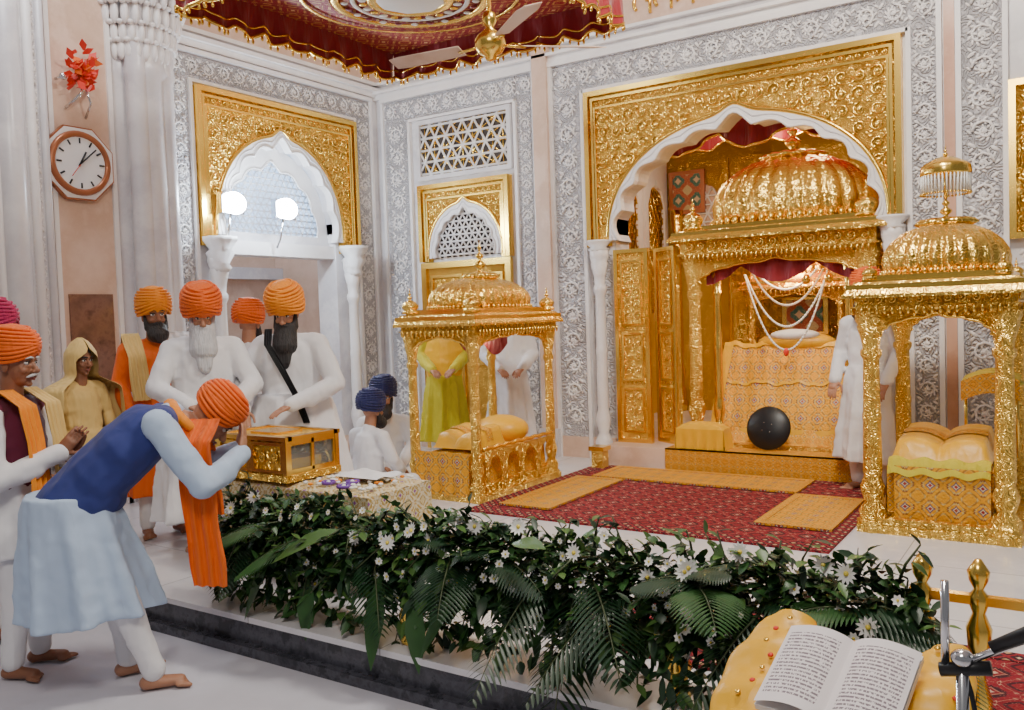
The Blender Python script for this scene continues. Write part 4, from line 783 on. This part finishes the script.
person('seated_man',(-5.06,5.42,PZ),(.1,.9),SIT,robe='white',turb='dkblue',beard='hb',blen=.05,skirt=False,sit=True,sc=.92)
person('attendant',(-4.93,7.45,PZ),(.6,-.8),dict(STAND,wL=(-.1,.3,1.0),wR=(.12,.3,1.0)),robe='white',turb='orangeL',beard='hw',blen=.12,hem=.15,bulk=1.1,sc=.98)
person('attendant',(-5.70,7.35,PZ),(.6,-.8),dict(STAND,wL=(-.1,.3,1.0),wR=(.12,.3,1.0)),robe='ygreen',trou='white',vest='silk',turb='orangeL',beard='hb',blen=.12,hem=.2,bulk=1.1,sc=.98)
person('attendant',(-1.44,7.42,PZ),(-.3,-.9),dict(STAND),robe='white',turb='orange',beard='hb',blen=.12,hem=.25)
# ------------------------------------------------------------------ lights
def area(name,loc,tgt,size,e,col):
    l=bpy.data.lights.new(name,'AREA'); l.size=size; l.energy=e; l.color=col
    o=bpy.data.objects.new(name,l); S.collection.objects.link(o); o.location=loc; o.rotation_euler=(V(tgt)-V(loc)).to_track_quat('-Z','Y').to_euler(); return o
def point(name,loc,e,col,r=.1):
    l=bpy.data.lights.new(name,'POINT'); l.energy=e; l.color=col; l.shadow_soft_size=r; o=bpy.data.objects.new(name,l); S.collection.objects.link(o); o.location=loc
area('camera_side_fill',(-1.0,4.2,5.8),(-2.4,6.6,0.7),1.0,275,(1,.93,.82))
area('camera_side_fill',(-5.9,3.2,5.7),(-5.2,5.0,0),.8,45,(.88,.93,1))
area('camera_side_fill',(-.6,.0,4.9),(-3.9,3.6,1.0),1.1,125,(1,.93,.84))  # added fill from the camera side to lift the faces, no fixture here
point('flood_lamp_light',(-6.66,5.66,2.89),42,(.72,.86,1),.08); point('flood_lamp_light',(-6.66,6.33,2.89),42,(.72,.86,1),.08)
point('alcove_light',(-8.3,6.4,3.6),48,(.80,.90,1),.2)
point('sanctum_light',(-2.4,9.5,3.75),85,(1,.84,.58),.2); point('sanctum_light',(-3.7,8.8,3.4),32,(1,.86,.64),.15); point('throne_light',(-2.35,8.25,2.1),18,(1,.85,.6),.08)
point('palanquin_light',(-.78,6.7,1.6),5,(1,.86,.62),.05); point('palanquin_light',(-4.44,6.3,1.5),4,(1,.86,.62),.05)
W=bpy.data.worlds.new('world'); S.world=W; W.use_nodes=True; bg=W.node_tree.nodes['Background']; bg.inputs[0].default_value=(.92,.89,.92,1); bg.inputs[1].default_value=.20
# ------------------------------------------------------------------ camera
cam=bpy.data.cameras.new('camera'); co=bpy.data.objects.new('camera',cam); S.collection.objects.link(co); S.camera=co
cam.sensor_width=36; cam.lens=870/1024*36; cam.clip_start=.05
yaw,pit,rol=radians(33.3),radians(-2.53),radians(1.9)
f=V((-sin(yaw)*cos(pit),cos(yaw)*cos(pit),sin(pit))); r=f.cross(V((0,0,1))).normalized(); u=r.cross(f)
r2=r*cos(rol)-u*sin(rol); u2=u*cos(rol)+r*sin(rol)
co.matrix_world=Matrix(((r2.x,u2.x,-f.x,0),(r2.y,u2.y,-f.y,0),(r2.z,u2.z,-f.z,1.7),(0,0,0,1)))
